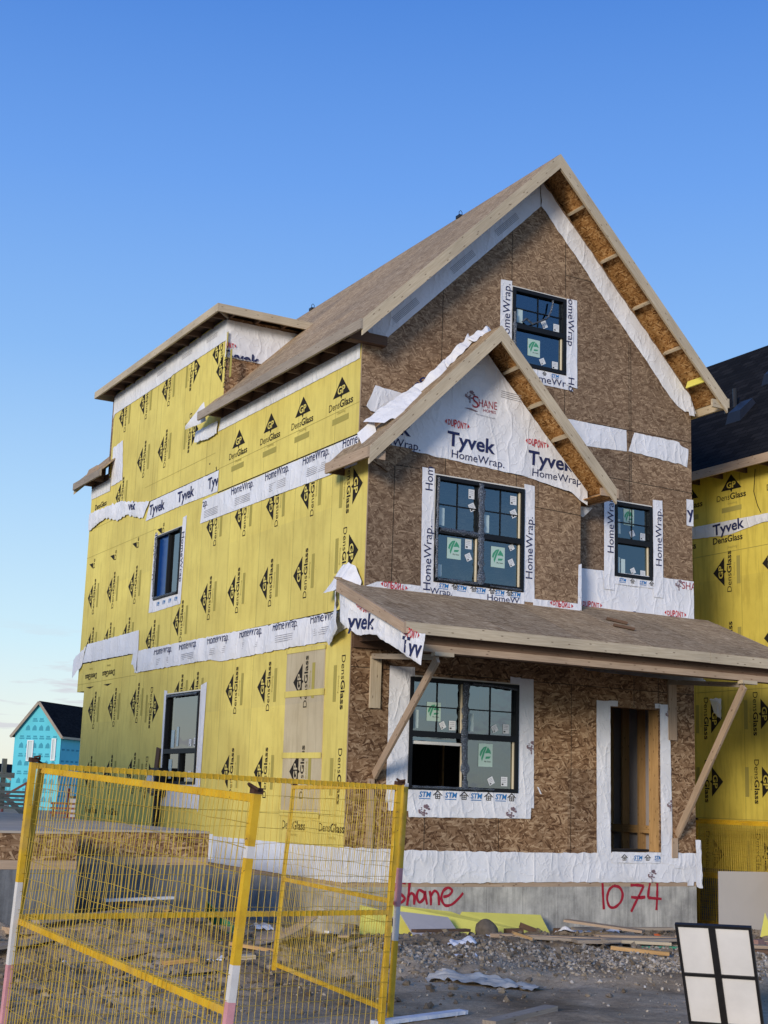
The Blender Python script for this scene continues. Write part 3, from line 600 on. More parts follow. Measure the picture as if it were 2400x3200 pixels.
# ---------------------------------------------------------------- main roof
S2 = math.sqrt(.5)
RX, RZ, XE, YO, YB = 3.05, 10.495, -.284, -.511, 12.42
def rz(x): return RZ - abs(x - RX)
roof = MB(); t_ = .022
for (xa, xb, ya, yb_) in ((XE, RX, YO, 5.35), (.16, RX, 5.35, 10.6), (XE, RX, 10.6, YB), (2 * RX - XE, RX, YO, YB)):
    lo, hi = rz(xa), RZ
    a = V((xa, ya, lo)); b = V((xb, ya, hi)); c = V((xb, yb_, hi)); d = V((xa, yb_, lo)); n = V((-S2 if xa < xb else S2, 0, S2)); q = [a, b, c, d]; k = [x - n * t_ for x in q]
    roof.face(q if n.dot((b - a).cross(d - a)) > 0 else q[::-1], 'osb_roof', None, (0, 1, 0)); roof.face(k[::-1] if n.dot((b - a).cross(d - a)) > 0 else k, 'osb_orange', None, (0, 1, 0))
    for i in range(4): roof.face([q[i], q[(i + 1) % 4], k[(i + 1) % 4], k[i]], 'osb_roof')
ro = roof.build('roof', house)
def rake(name, side, x0, x1, y, th, dep, mat='lumber', parent=None, R=(RX, RZ)):
    """sloping barge board on the gable end: side -1 left, +1 right"""
    f = lambda x: R[1] - abs(x - R[0]) - .003
    mb = MB(); h = dep / S2
    c = [(x0, y, f(x0) - h), (x1, y, f(x1) - h), (x1, y + th, f(x1) - h), (x0, y + th, f(x0) - h), (x0, y, f(x0)), (x1, y, f(x1)), (x1, y + th, f(x1)), (x0, y + th, f(x0))]
    mb.hexa(c, mat, (1, 0, (f(x1) - f(x0)) / (x1 - x0)))
    return mb.build(name, parent)
XR = 2 * RX - XE
rake('rake_board', -1, XE, RX, YO - .038, .038, .165, 'lumber', ro); rake('rake_board', 1, RX, XR, YO - .038, .038, .165, 'lumber', ro)
rake('rake_board', -1, XE, RX, YB, .038, .165, 'lumber', ro); rake('rake_board', 1, RX, XR, YB, .038, .165, 'lumber', ro)
for y0, y1 in ((YO - .038, 5.35), (10.6, YB)):
    MB().box(XE - .038, XE, y0, y1, 7.01, 7.158, 'lumber_grey', (0, 1, 0)).build('eave_fascia', ro)
MB().box(XR, XR + .038, YO - .038, YB, 7.01, 7.158, 'lumber', (0, 1, 0)).build('eave_fascia', ro)
# boxed end of the right eave, and short lookouts under both rakes
MB().box(W + .001, XR, YO, YO + .04, 6.99, 7.12, 'lumber', (1, 0, 0)).build('eave_return', ro)
for x in (3.63, 4.28, 4.93, 5.56): MB().bar((x, YO, rz(x) - .075), (x, -.001, rz(x) - .075), .038, .085, 'lumber', (S2, 0, S2)).build('lookout', ro)
lk = MB().bar((6.0, YO, rz(6.0) - .10), (6.0, -.03, rz(6.0) - .10), .02, .13, 'yellow_bare', (.35, 0, 1)).build('lookout', ro, label='yellow sheathing offcut used as a lookout')
pp = Print(Frame((5.96, -.04, rz(6.03) - .155), (0, -1, 0), (.0, 0, 1))); 
for x in (2.4, 1.75, 1.1, .45): MB().bar((x, YO, rz(x) - .075), (x, -.001, rz(x) - .075), .038, .085, 'lumber', (-S2, 0, S2)).build('lookout', ro)
for y in [.05 + .61 * i for i in range(9)] + [11.2, 11.8]:
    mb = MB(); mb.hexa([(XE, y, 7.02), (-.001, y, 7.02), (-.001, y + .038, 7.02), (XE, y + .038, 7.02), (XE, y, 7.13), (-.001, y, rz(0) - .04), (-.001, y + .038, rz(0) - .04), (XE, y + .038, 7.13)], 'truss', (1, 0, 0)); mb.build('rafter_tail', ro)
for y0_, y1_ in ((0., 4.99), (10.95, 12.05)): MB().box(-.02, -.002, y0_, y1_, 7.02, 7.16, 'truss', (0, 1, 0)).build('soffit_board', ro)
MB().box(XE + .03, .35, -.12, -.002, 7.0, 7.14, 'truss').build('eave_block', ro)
# low end of the roof at the back corner: exposed framing
MB().hexa([(-.28, 10.96, 7.16), (-.24, 10.96, 7.16), (-.24, 11.7, 7.16), (-.28, 11.7, 7.16), (-.28, 10.96, 7.30), (-.24, 10.96, 7.30), (-.24, 11.5, 7.30), (-.28, 11.5, 7.30)], 'lumber_tan').build('framing_block', ro)
# roof anchors on the ridge
for y in (2.3, 7.9):
    MB().tube([(RX - .03, y, RZ), (RX - .03, y, RZ + .08), (RX, y, RZ + .11), (RX + .03, y, RZ + .08), (RX + .03, y, RZ)], .006, 'black_steel').box(RX - .06, RX + .06, y - .06, y + .06, RZ - .04, RZ + .012, 'black_steel').build('roof_anchor', ro)
# ---------------------------------------------------------------- raised rear storey
DY0, DY1 = 5.0, 10.94
dw = MB(); DF = Frame((0, DY0, 0), (1, 0, 0), (0, 0, 1))
plate(dw, DF, [(.003, 7.13), (.33, 7.47), (1.72, 8.86), (.003, 8.86)], [], .12, 'osb_low')
dwo = dw.build('dormer_wall', house); dw = MB(); plate(dw, Frame((0, DY1, 0), (1, 0, 0), (0, 0, 1)), [(.003, 7.13), (.33, 7.47), (1.72, 8.86), (.003, 8.86)], [], .12, 'osb'); dw.build('dormer_wall', house)
s = MB(); sheet(s, DF, [(-.02, 8.80), (1.68, 8.80)], [(-.02, 8.12), (.99, 8.12)], seed=31, amp=.02); dwr = s.build('house_wrap', dwo, smooth=True)
p = Print(DF, .034, lambda q: disp(DF, q[0], q[1], .02, 31)); kl = [(-.015, 8.13), (2, 8.13), (2, 8.9), (-.015, 8.9)]
p.dupont(-.02, 8.34, .38, .13, cl=kl); p.text('Tyvek', -.13, 8.06, .2, 'navy', .76, 0, True, kl); p.build('printed_lettering', dwr)
dr = MB(); e = .30; x0, x1, y0, y1, zt = -e, 1.49, 4.69, 11.27, 8.945
hp = [(x0, y0), (x1 + .6, y0), (x1 + .6, y1), (x0, y1)]
rdg = [(1.6, y0 + 1.5, zt + .26), (2.0, y0 + 1.5, zt + .26), (2.0, y1 - 1.5, zt + .26), (1.6, y1 - 1.5, zt + .26)]
A = (x0, y0, zt); B = (1.52, y0, zt); Cc = (1.52, y1, zt); D_ = (x0, y1, zt); R1 = (1.75, 6.2, zt + .24); R2 = (1.75, 9.8, zt + .24)
dr.face([A, B, R1], 'osb_roof'); dr.face([A, R1, R2, D_], 'osb_roof'); dr.face([D_, R2, Cc], 'osb_roof'); dr.face([B, Cc, R2, R1], 'osb_roof'); dr.box(x0 + .001, 1.5, y0 + .001, y1 - .001, zt - .025, zt - .004, 'truss')
dro = dr.build('dormer_roof', house)
MB().box(x0 - .038, x0, y0 - .038, y1 + .038, zt - .145, zt - .002, 'lumber', (0, 1, 0)).build('eave_fascia', dro); MB().box(x0, 1.50, y0 - .038, y0, zt - .145, zt - .002, 'lumber', (1, 0, 0)).build('eave_fascia', dro); MB().box(x0, 1.50, y1, y1 + .038, zt - .145, zt - .002, 'lumber', (1, 0, 0)).build('eave_fascia', dro)
for i in range(11):
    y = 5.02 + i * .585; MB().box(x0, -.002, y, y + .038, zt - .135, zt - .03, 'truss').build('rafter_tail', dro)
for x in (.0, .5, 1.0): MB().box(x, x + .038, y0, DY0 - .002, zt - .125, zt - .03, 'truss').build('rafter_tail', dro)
MB().bar((x0 + .04, y0 + .04, zt - .08), (.0, DY0 - .02, zt - .08), .038, .09, 'lumber_grey').build('hip_tail', dro)
# ---------------------------------------------------------------- bay gable roof
BX, BZ, BYO = BW / 2, 7.40, -.80
bro_ = MB(); bxe = -.265
def bz(x): return BZ - 1.012 * abs(x - BX)
for xa in (bxe, BW - bxe):
    a = V((xa, BYO, bz(xa))); b = V((BX, BYO, BZ)); yb = -.001; c = V((BX, yb, BZ)); d = V((xa, yb, bz(xa))); n = V((-S2 if xa < BX else S2, 0, S2)); q = [a, b, c, d]; k = [x - n * .018 for x in q]; ok = n.dot((b - a).cross(d - a)) > 0
    bro_.face(q if ok else q[::-1], 'osb_roof', None, (S2, 0, S2)); bro_.face(k[::-1] if ok else k, 'osb_orange', None, (0, 1, 0))
    for i in range(4): bro_.face([q[i], q[(i + 1) % 4], k[(i + 1) % 4], k[i]], 'osb_roof')
# left eave runs on past the corner
a = [V((bxe, -.001, bz(bxe))), V((-.001, -.001, bz(0))), V((-.001, .38, bz(0))), V((bxe, .38, bz(bxe)))]
bro_.face(a, 'osb_roof'); bro_.face([x - V((0, 0, .02)) for x in a][::-1], 'osb_orange')
bro = bro_.build('bay_roof', house)
def rake2(x0, x1):
    f = lambda x: bz(x) - .003; mb = MB(); h = .235; y = BYO - .038
    mb.hexa([(x0, y, f(x0) - h), (x1, y, f(x1) - h), (x1, BYO, f(x1) - h), (x0, BYO, f(x0) - h), (x0, y, f(x0)), (x1, y, f(x1)), (x1, BYO, f(x1)), (x0, BYO, f(x0))] if x1 > x0 else None, 'lumber', (1, 0, (f(x1) - f(x0)) / (x1 - x0))); return mb.build('rake_board', bro)
rake2(bxe, BX); rake2(BX, BW - bxe)
MB().box(bxe - .036, bxe, BYO - .038, .40, bz(bxe) - .15, bz(bxe) - .004, 'lumber_tan', (0, 1, 0)).build('eave_fascia', bro)
MB().box(BW - bxe, BW - bxe + .036, BYO - .038, -.002, bz(bxe) - .15, bz(bxe) - .004, 'lumber_tan', (0, 1, 0)).build('eave_fascia', bro)
MB().box(bxe, -.003, .36, .398, bz(bxe) - .14, bz(bxe), 'truss').build('eave_block', bro)
MB().box(bxe, -.003, BYO, BYO + .03, bz(bxe) - .145, bz(bxe) - .02, 'lumber_tan').build('eave_block', bro)
MB().box(BW + .004, BW - bxe, BYO, BYO + .03, bz(bxe) - .13, bz(bxe) - .02, 'lumber_tan').build('eave_return', bro)
MB().box(BW + .004, BW - bxe - .002, BYO + .04, -.01, bz(bxe) - .135, bz(bxe) - .12, 'osb_orange').build('eave_return', bro)
for x in (2.23, 2.68, 3.11): MB().bar((x, BYO, bz(x) - .085), (x, -.321, bz(x) - .085), .038, .085, 'lumber', (S2, 0, S2)).build('lookout', bro)
for x in (1.4, .95, .5): MB().bar((x, BYO, bz(x) - .085), (x, -.321, bz(x) - .085), .038, .085, 'lumber', (-S2, 0, S2)).build('lookout', bro)
# dark sheathing offcut hanging under the left rake
MB().hexa([(.0, -.345, 5.26), (.30, -.345, 5.12), (.31, -.33, 5.12), (.0, -.33, 5.26), (.0, -.345, 5.50), (.70, -.345, 5.50), (.70, -.33, 5.50), (.0, -.33, 5.50)], 'osb').build('soffit_offcut', bro)
# ---------------------------------------------------------------- porch roof
PX0, PX1, PYE, PZE, PZW = -.30, 6.40, -1.95, 2.845, 3.635
pz = lambda y: PZW + (y) / (-PYE) * (PZW - PZE)
pr_ = MB(); a = [V((PX0, PYE, PZE)), V((PX1, PYE, PZE)), V((PX1, -.002, PZW)), V((PX0, -.002, PZW))]
pr_.face(a, 'osb_roof', None, (1, 0, 0)); pr_.face([x - V((0, 0, .02)) for x in a][::-1], 'osb_orange', None, (1, 0, 0))
for i in range(4): pr_.face([a[(i + 1) % 4], a[i], a[i] - V((0, 0, .02)), a[(i + 1) % 4] - V((0, 0, .02))], 'osb_roof')
po = pr_.build('porch_roof', house)
MB().hexa([(x, PYE, z) for x, z in ()] or [(PX0 - .036, PYE - .038, PZE - .15), (PX0, PYE - .038, PZE - .15), (PX0, -.16, pz(-.16) - .16), (PX0 - .036, -.16, pz(-.16) - .16), (PX0 - .036, PYE - .038, PZE - .018), (PX0, PYE - .038, PZE - .018), (PX0, -.16, pz(-.16) - .003), (PX0 - .036, -.16, pz(-.16) - .003)], 'lumber_tan', (0, 1, .4)).build('rake_board', po)
MB().hexa([(PX1, PYE - .038, PZE - .15), (PX1 + .036, PYE - .038, PZE - .15), (PX1 + .036, -.16, pz(-.16) - .16), (PX1, -.16, pz(-.16) - .16), (PX1, PYE - .038, PZE - .018), (PX1 + .036, PYE - .038, PZE - .018), (PX1 + .036, -.16, pz(-.16) - .003), (PX1, -.16, pz(-.16) - .003)], 'lumber_tan', (0, 1, .4)).build('rake_board', po)
MB().box(PX0, 4.62, PYE - .038, PYE, PZE - .145, PZE - .006, 'lumber', (1, 0, 0)).build('eave_fascia', po); MB().box(4.625, PX1, PYE - .038, PYE, PZE - .148, PZE - .008, 'lumber', (1, 0, 0)).build('eave_fascia', po)
MB().box(.02, 6.25, -1.80, -1.66, 2.515, 2.75, 'beam', (1, 0, 0)).build('porch_beam', po); MB().box(.02, 6.25, -1.84, -1.80, 2.515, 2.60, 'lumber_tan', (1, 0, 0)).build('beam_cleat', po)
for i in range(11):
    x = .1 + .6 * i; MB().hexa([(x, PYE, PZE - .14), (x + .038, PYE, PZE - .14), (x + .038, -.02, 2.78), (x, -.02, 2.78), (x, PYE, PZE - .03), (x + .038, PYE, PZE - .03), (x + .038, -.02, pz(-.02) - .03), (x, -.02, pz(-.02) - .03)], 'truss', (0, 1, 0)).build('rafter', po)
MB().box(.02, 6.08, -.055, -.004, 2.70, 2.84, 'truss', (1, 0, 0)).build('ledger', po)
# temporary braces that hold the porch beam
for xt, xb, zb, xw, zb2 in ((.24, .42, 1.0, .33, 1.0), (5.36, 5.71, .30, 5.56, .30)):
    br = MB(); br.bar((xt, -1.86, 2.43), (xb, -.02, zb), .038, .115, 'lumber_tan', (0, .8, 1)); br.build('diagonal_brace', po)
    MB().box(xt - .06, xt + .22, -1.90, -1.80, 2.465, 2.514, 'lumber', (1, 0, 0)).build('brace_cap', po)
    MB().bar((xt + .01, -1.85, 2.45), (xw + .0, -.03, 2.60), .038, .07, 'lumber_grey').build('brace_tie', po)
for x0, x1, z0, z1 in ((.31, .47, 1.9, 2.60), (5.55, 5.71, 1.72, 2.60), (.33, .42, .06, .96), (5.60, 5.71, -.03, .26)): MB().box(x0, x1, -.04, -.001, z0, z1, 'lumber' if z0 > 1.8 else 'lumber_tan').build('wall_cleat', po)
# ---------------------------------------------------------------- windows
def window(F, wn, cols, split, mat='glass', grille=True, label=None, parent=None, jamb=True, rail=True, fr=.055):
    x0, x1, z0, z1 = wn; mb = MB()
    for q in (rect(x0 - .03, x1 + .012, z1 - .002, z1 + .022), rect(x0 - .018, x0, z0, z1), rect(x1, x1 + .014, z0, z1)): plate(mb, Frame(F.O + F.n * .006, F.u, F.v), q, [], .005, 'flange')
    root = mb.build('window', parent, label=label)
    holes = []; n = cols; xs = [x0 + fr + (x1 - x0 - 2 * fr + .07) / n * i for i in range(n)]; wcol = (x1 - x0 - 2 * fr - .07 * (n - 1)) / n
    rails = [(z0 + fr, split - .045), (split + .035, z1 - fr)] if rail else [(z0 + fr, z1 - fr)]
    for x in xs:
        for a, b in rails: holes.append(rect(x, x + wcol, a, b))
    fm_ = MB(); plate(fm_, Frame(F.O + F.n * .028, F.u, F.v), rect(x0, x1, z0, z1), holes, .10, 'frame'); fm_.build('frame', root)
    return root, xs, wcol, rails
def pane(F, root, x0, x1, z0, z1, mat='glass', grille=False, jamb=True, dep=-.035):
    if mat: 
        mb = MB(); mb.face([F.p(x0, z0, dep), F.p(x1, z0, dep), F.p(x1, z1, dep), F.p(x0, z1, dep)], mat); pn = mb.build('pane', root)
    if grille:
        mb = MB(); xm, zm = (x0 + x1) / 2, (z0 + z1) / 2; f = Frame(F.O + F.n * (dep + .012), F.u, F.v)
        plate(mb, f, rect(xm - .008, xm + .008, z0, z1), [], .006, 'frame'); plate(mb, Frame(f.O + f.n * .001, f.u, f.v), rect(x0, x1, zm - .008, zm + .008), [], .006, 'frame'); mb.build('grille', root)
    if jamb:
        mb = MB(); plate(mb, Frame(F.O + F.n * (-.006), F.u, F.v), rect(x1 - .024, x1 - .001, z0, z1), [], .02, 'cream'); mb.build('inner_jamb', root)
def stickers(F, root, lst, dep=-.030):
    for kind, x0, x1, z0, z1 in lst:
        if kind == 'logo':
            pr = Print(F, dep); pr.poly(rect(x0, x1, z0, z1), 'sticker_green'); w_, h_ = x1 - x0, z1 - z0; q = lambda P: [(x0 + a * w_, z0 + b * h_) for a, b in P]
            # leaf of slanting stripes with a hooked right half
            for P in ([(.08, .50), (.14, .66), (.34, .84), (.50, .88), (.30, .66), (.16, .42)], [(.20, .36), (.26, .22), (.42, .56), (.60, .88), (.50, .88), (.32, .64)], [(.46, .58), (.66, .86), (.84, .70), (.90, .56), (.74, .60)], [(.52, .44), (.88, .46), (.78, .36), (.50, .34)]): pr.poly(q(P), 'green', .001)
            pr.text('Ply Gem', x0 + .42 * w_, z0 + .20 * h_, .06 * h_, 'ink', .46 * w_, 0, True, None, .001); pr.build('sticker', root)
        else:
            pr = Print(F, dep); a = math.radians(28 if kind == 'tilt' else 0); cx, cz, w_, h_ = (x0 + x1) / 2, (z0 + z1) / 2, (x1 - x0), (z1 - z0)
            if kind == 'tilt': w_ *= .8; h_ *= .8
            q = lambda P: [(cx + (u * w_) * math.cos(a) - (v * h_) * math.sin(a), cz + (u * w_) * math.sin(a) + (v * h_) * math.cos(a)) for u, v in P]
            pr.poly(q([(-.5, -.5), (.5, -.5), (.5, .5), (-.5, .5)]), 'strip' if kind == 'strip' else 'sticker')
            if kind != 'strip':
                for v in (.28, .1, -.1): pr.poly(q([(-.38, v), (.30, v), (.30, v + .05), (-.38, v + .05)]), 'greyink', .001)
                pr.poly(q([(-.38, -.38), (-.1, -.38), (-.1, -.22), (-.38, -.22)]), 'ink', .001)
            pr.build('sticker', root)
def filmstrip(F, root, pts, wd=.05, mat='plastic', dep=.034):
    mb = MB()
    for i in range(len(pts) - 1):
        a, b = pts[i], pts[i + 1]; d = math.dist(a, b); n = max(2, int(d / .05))
        for k in range(n):
            P = []
            for t in (k / n, (k + 1) / n):
                x, z = a[0] + (b[0] - a[0]) * t, a[1] + (b[1] - a[1]) * t; nx, nz_ = -(b[1] - a[1]) / d, (b[0] - a[0]) / d; q = noise.noise(V((x * 12, z * 12, 2))); w_ = wd * (.5 + .35 * q)
                P.append([F.p(x + nx * w_, z + nz_ * w_, dep + .02 * q), F.p(x, z, dep + .03 + .015 * noise.noise(V((x * 20, z * 20, 9)))), F.p(x - nx * w_, z - nz_ * w_, dep - .01 * q)])
            for j in (0, 1): mb.face([P[0][j], P[1][j], P[1][j + 1], P[0][j + 1]], mat, [(k / n * d, j * .5), ((k + 1) / n * d, j * .5), ((k + 1) / n * d, (j + 1) * .5), (k / n * d, (j + 1) * .5)])
    return mb.build('plastic_film', root, smooth=True)
# attic window
r, xs, wc, rl = window(FRONT, AWIN, 1, 7.80, parent=house, label='square attic window with a loose plastic strip')
pane(FRONT, r, xs[0], xs[0] + wc, *rl[0]); pane(FRONT, r, xs[0], xs[0] + wc, *rl[1], grille=True, jamb=False)
stickers(FRONT, r, [('strip', 2.67, 2.78, 7.87, 8.10), ('tilt', 3.13, 3.25, 7.86, 8.0), ('sq', 3.36, 3.47, 7.86, 7.98), ('logo', 2.88, 3.11, 7.38, 7.65), ('tilt', 3.1, 3.22, 7.27, 7.39), ('sq', 3.34, 3.45, 7.25, 7.37)])
fp = [(3.30, 8.32), (3.27, 8.15), (3.2, 8.02), (3.05, 7.93), (2.93, 7.87)]; filmstrip(FRONT, r, fp, .028); filmstrip(FRONT, r, [(2.60, 8.0), (2.60, 7.55), (2.62, 7.3)], .05); filmstrip(FRONT, r, [(2.72, 7.85), (2.80, 7.93), (2.93, 7.86)], .03)
# bay window
r, xs, wc, rl = window(BAY, BWIN, 2, 4.41, parent=house, label='four-pane bay window above the porch roof with film down its middle post')
for x in xs: pane(BAY, r, x, x + wc, *rl[0]); pane(BAY, r, x, x + wc, *rl[1], grille=True, jamb=(x != xs[0]))
stickers(BAY, r, [('sq', 1.66, 1.76, 4.93, 5.07), ('tilt', 1.66, 1.79, 4.74, 4.88), ('sq', 2.38, 2.49, 4.94, 5.07), ('tilt', 2.38, 2.51, 4.74, 4.88), ('sq', 1.62, 1.73, 4.20, 4.34), ('tilt', 1.62, 1.74, 4.02, 4.15), ('tilt', 2.36, 2.47, 4.26, 4.36), ('tilt', 2.36, 2.47, 4.02, 4.15), ('strip', 1.155, 1.265, 4.485, 4.74), ('strip', 1.915, 2.02, 4.475, 4.73), ('strip', 1.15, 1.24, 3.76, 3.93), ('logo', 1.32, 1.55, 4.03, 4.33), ('logo', 2.06, 2.30, 3.99, 4.29)])
filmstrip(BAY, r, [(1.845, 5.16), (1.85, 4.4), (1.86, 3.70)], .10); filmstrip(BAY, r, [(1.12, 5.15), (1.11, 4.4), (1.12, 3.73)], .04); filmstrip(BAY, r, [(1.15, 4.42), (1.8, 4.41)], .06); filmstrip(BAY, r, [(1.12, 3.71), (1.8, 3.71)], .04); filmstrip(BAY, r, [(2.0, 3.70), (2.55, 3.69)], .03)
# narrow window right of the bay
r, xs, wc, rl = window(FRONT, RWIN, 1, 4.72, parent=house, label='narrow two-sash window beside the bay')
pane(FRONT, r, xs[0], xs[0] + wc, *rl[0]); pane(FRONT, r, xs[0], xs[0] + wc, *rl[1], grille=True, jamb=False)
stickers(FRONT, r, [('logo', 4.73, 4.94, 4.98, 5.24), ('strip', 4.58, 4.67, 4.83, 5.06), ('tilt', 4.84, 4.96, 4.80, 4.92), ('sq', 5.06, 5.16, 4.78, 4.89), ('strip', 4.58, 4.66, 4.22, 4.46), ('strip', 4.68, 4.76, 4.20, 4.44), ('tilt', 4.86, 4.97, 4.22, 4.33), ('sq', 5.06, 5.16, 4.19, 4.30)])
# porch window, lower left sash slid up
r, xs, wc, rl = window(FRONT, LWIN, 2, 1.60, parent=house, label='wide porch window with its lower left sash open')
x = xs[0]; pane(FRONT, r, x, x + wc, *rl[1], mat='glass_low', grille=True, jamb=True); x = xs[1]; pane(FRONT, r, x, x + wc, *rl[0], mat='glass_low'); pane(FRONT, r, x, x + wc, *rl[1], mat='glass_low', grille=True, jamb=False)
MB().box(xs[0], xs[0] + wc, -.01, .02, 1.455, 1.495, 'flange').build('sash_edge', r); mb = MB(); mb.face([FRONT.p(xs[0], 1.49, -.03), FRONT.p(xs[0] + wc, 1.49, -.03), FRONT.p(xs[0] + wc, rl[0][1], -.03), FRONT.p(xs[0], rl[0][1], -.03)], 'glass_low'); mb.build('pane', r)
plate(q_ := MB(), Frame((0, -.006, 0), (1, 0, 0), (0, 0, 1)), rect(xs[0] + wc - .02, xs[0] + wc, rl[0][0], 1.455), [], .02, 'cream'); q_.build('inner_jamb', r)
stickers(FRONT, r, [('logo', 1.25, 1.48, 1.78, 2.04), ('tilt', 1.46, 1.57, 1.67, 1.79), ('sq', 1.62, 1.73, 1.67, 1.80), ('tilt', 2.33, 2.45, 1.67, 1.79), ('sq', 2.53, 2.64, 1.67, 1.80), ('strip', 1.94, 2.03, 1.67, 1.92), ('strip', 1.04, 1.12, 1.67, 1.92), ('logo', 2.12, 2.36, 1.19, 1.51), ('tilt', 2.28, 2.40, .93, 1.06), ('sq', 2.51, 2.62, .93, 1.06)])
filmstrip(FRONT, r, [(1.86, 2.34), (1.84, 1.6), (1.87, .86)], .11); filmstrip(FRONT, r, [(1.95, 2.33), (2.3, 2.33), (2.72, 2.30)], .035); filmstrip(FRONT, r, [(1.0, .875), (1.8, .875), (2.35, .875)], .035)
# side windows
r, xs, wc, rl = window(SIDE, SW2, 1, 5, parent=house, rail=False, label='small sliding window with a painted blue reflection on the yellow wall', fr=.04)
xm = (SW2[0] + SW2[1]) / 2; pane(SIDE, r, xs[0], xm - .02, SW2[2] + .04, SW2[3] - .04, mat='bluereflect', jamb=False, dep=-.03); pane(SIDE, r, xm + .02, xs[0] + wc, SW2[2] + .06, SW2[3] - .06, mat='glass_side', jamb=False)
plate(q_ := MB(), Frame(SIDE.O + SIDE.n * .02, SIDE.u, SIDE.v), rect(xm - .02, xm + .02, SW2[2] + .05, SW2[3] - .05), [], .09, 'frame'); q_.build('sash_post', r)
filmstrip(SIDE, r, [(-7.75, 5.33), (-6.6, 5.33)], .03); filmstrip(SIDE, r, [(-7.75, 4.18), (-6.6, 4.18)], .04); filmstrip(SIDE, r, [(-7.74, 5.3), (-7.74, 4.2)], .03)
r, xs, wc, rl = window(SIDE, SW1, 1, 1.39, parent=house, label='tall ground floor window with plastic film on the yellow wall', fr=.045)
pane(SIDE, r, xs[0], xs[0] + wc, *rl[1], mat='glass_side', jamb=False); xm = (SW1[0] + SW1[1]) / 2
pane(SIDE, r, xs[0], xs[0] + wc, *rl[0], mat='glass_side', jamb=False); plate(q_ := MB(), Frame(SIDE.O + SIDE.n * .02, SIDE.u, SIDE.v), rect(xm - .03, xm + .03, *rl[0]), [], .07, 'frame'); q_.build('sash_post', r)
stickers(SIDE, r, [('strip', -6.55, -6.4, 1.45, 1.75), ('strip', -6.3, -6.2, 1.47, 1.8), ('sq', -5.72, -5.6, 1.46, 1.58), ('sq', -5.5, -5.36, 1.45, 1.6), ('sq', -5.7, -5.55, .92, 1.05), ('strip', -6.6, -6.45, .92, 1.25)])
filmstrip(SIDE, r, [(-6.7, 2.33), (-5.3, 2.33)], .04)
# ---------------------------------------------------------------- house wrap
def wrap(F, top, bot, seed, amp=.010, off=.008, mat='wrap', cell=.06, par=None, rag=.006, label=None):
    s = MB(); sheet(s, F, top, bot, mat, off, amp, seed, cell, rag); o = s.build('house_wrap', par or house, smooth=True, label=label); return o, Print(F, off + .006, lambda q: disp(F, q[0], q[1], amp, seed))
# side bands
o, p = wrap(SIDE, [(-5.62, 5.685), (0.03, 5.665)], [(-5.70, 5.28), (-.85, 5.24), (0.03, 5.24)], 1, .024, par=sw)
kl = [(-5.6, 5.0), (.03, 5.0), (.03, 5.672), (-5.6, 5.672)]
for x in (-5.66, -4.35, -3.02, -1.70, -.40): p.text('HomeWrap.', x if x > -5.6 else -6.25, 5.55, .155, 'navy', .86, 0, False, [(max(-5.6, -5.6), 5.0)] + kl[1:]); [p.poly(rect(x + .15, x + .75, 5.46 - k * .028, 5.468 - k * .028), 'greyink') for k in range(5)]
p.build('printed_lettering', o)
o, p = wrap(SIDE, [(-8.31, 6.11), (-4.98, 6.10)], [(-8.50, 5.76), (-6.6, 5.76), (-4.99, 5.73)], 2, .024, par=sw)
for x in (-8.30, -6.84, -5.44): p.text('Tyvek', x, 5.84, .20, 'navy', .80, 0, True, [(-8.5, 5.7), (-4.99, 5.7), (-4.99, 6.2), (-8.5, 6.2)])
p.build('printed_lettering', o)
o, p = wrap(SIDE, [(-12.06, 6.46), (-11.0, 6.44), (-10.03, 6.41), (-8.9, 6.2), (-8.30, 6.12)], [(-12.0, 6.08), (-10.9, 6.2), (-10.1, 6.02), (-9.6, 6.06), (-8.66, 5.84)], 3, .06, .02, cell=.05, rag=.03, par=sw); p.text('vek', -9.5, 6.14, .17, 'navy', .5, -8, True); p.build('printed_lettering', o)
o, p = wrap(SIDE, [(-8.45, 3.27), (-.36, 3.22), (-.05, 3.22)], [(-8.55, 2.86), (-4.9, 2.86), (-4.4, 2.80), (-1.84, 2.83), (-.6, 2.83), (-.05, 2.98)], 4, .05, .012, par=sw, rag=.015)
kl = [(-8.4, 2.7), (0, 2.7), (0, 3.215), (-8.4, 3.215)]
for x in (-7.5, -6.3, -5.0, -3.72, -2.45, -1.2): p.text('HomeWrap.', x, 3.12, .15, 'navy', .86, 0, False, kl); [p.poly(rect(x + .12, x + .72, 3.03 - k * .03, 3.037 - k * .03), 'greyink') for k in range(4)]
p.build('printed_lettering', o)
wrap(SIDE, [(-11.55, 3.63), (-8.45, 3.66)], [(-11.80, 3.26), (-8.42, 3.235)], 5, .03, .01, par=sw, rag=.012)
wrap(SIDE, [(-12.2, 3.36, .05), (-11.6, 3.60)], [(-12.12, 2.95, .08), (-11.78, 3.22)], 6, .05, .02, par=sw, rag=.03)
wrap(SIDE, [(-8.66, 3.27), (-8.36, 3.30)], [(-8.70, 3.05), (-8.40, 2.88)], 7, .05, .03, par=sw, rag=.03)
wrap(SIDE, [(-4.99, 7.1), (-.02, 7.1)], [(-5.12, 6.81), (-.02, 6.79)], 8, .012, par=sw)
wrap(SIDE, [(-6.05, 7.0, .02), (-5.1, 7.0)], [(-6.07, 6.80, .03), (-5.5, 6.76), (-5.12, 6.77)], 9, .04, .03, par=sw, rag=.02)
o, p = wrap(SIDE, [(-10.95, 8.83), (-4.99, 8.83)], [(-10.95, 8.33), (-10.85, 8.42), (-7.6, 8.42), (-7.59, 8.44), (-4.99, 8.43)], 10, .012, par=sw)
for x in (-5.9, -7.1, -8.4): [p.poly(rect(x, x + .5, 8.68 - k * .03, 8.687 - k * .03), 'greyink') for k in range(3)]
p.build('printed_lettering', o)
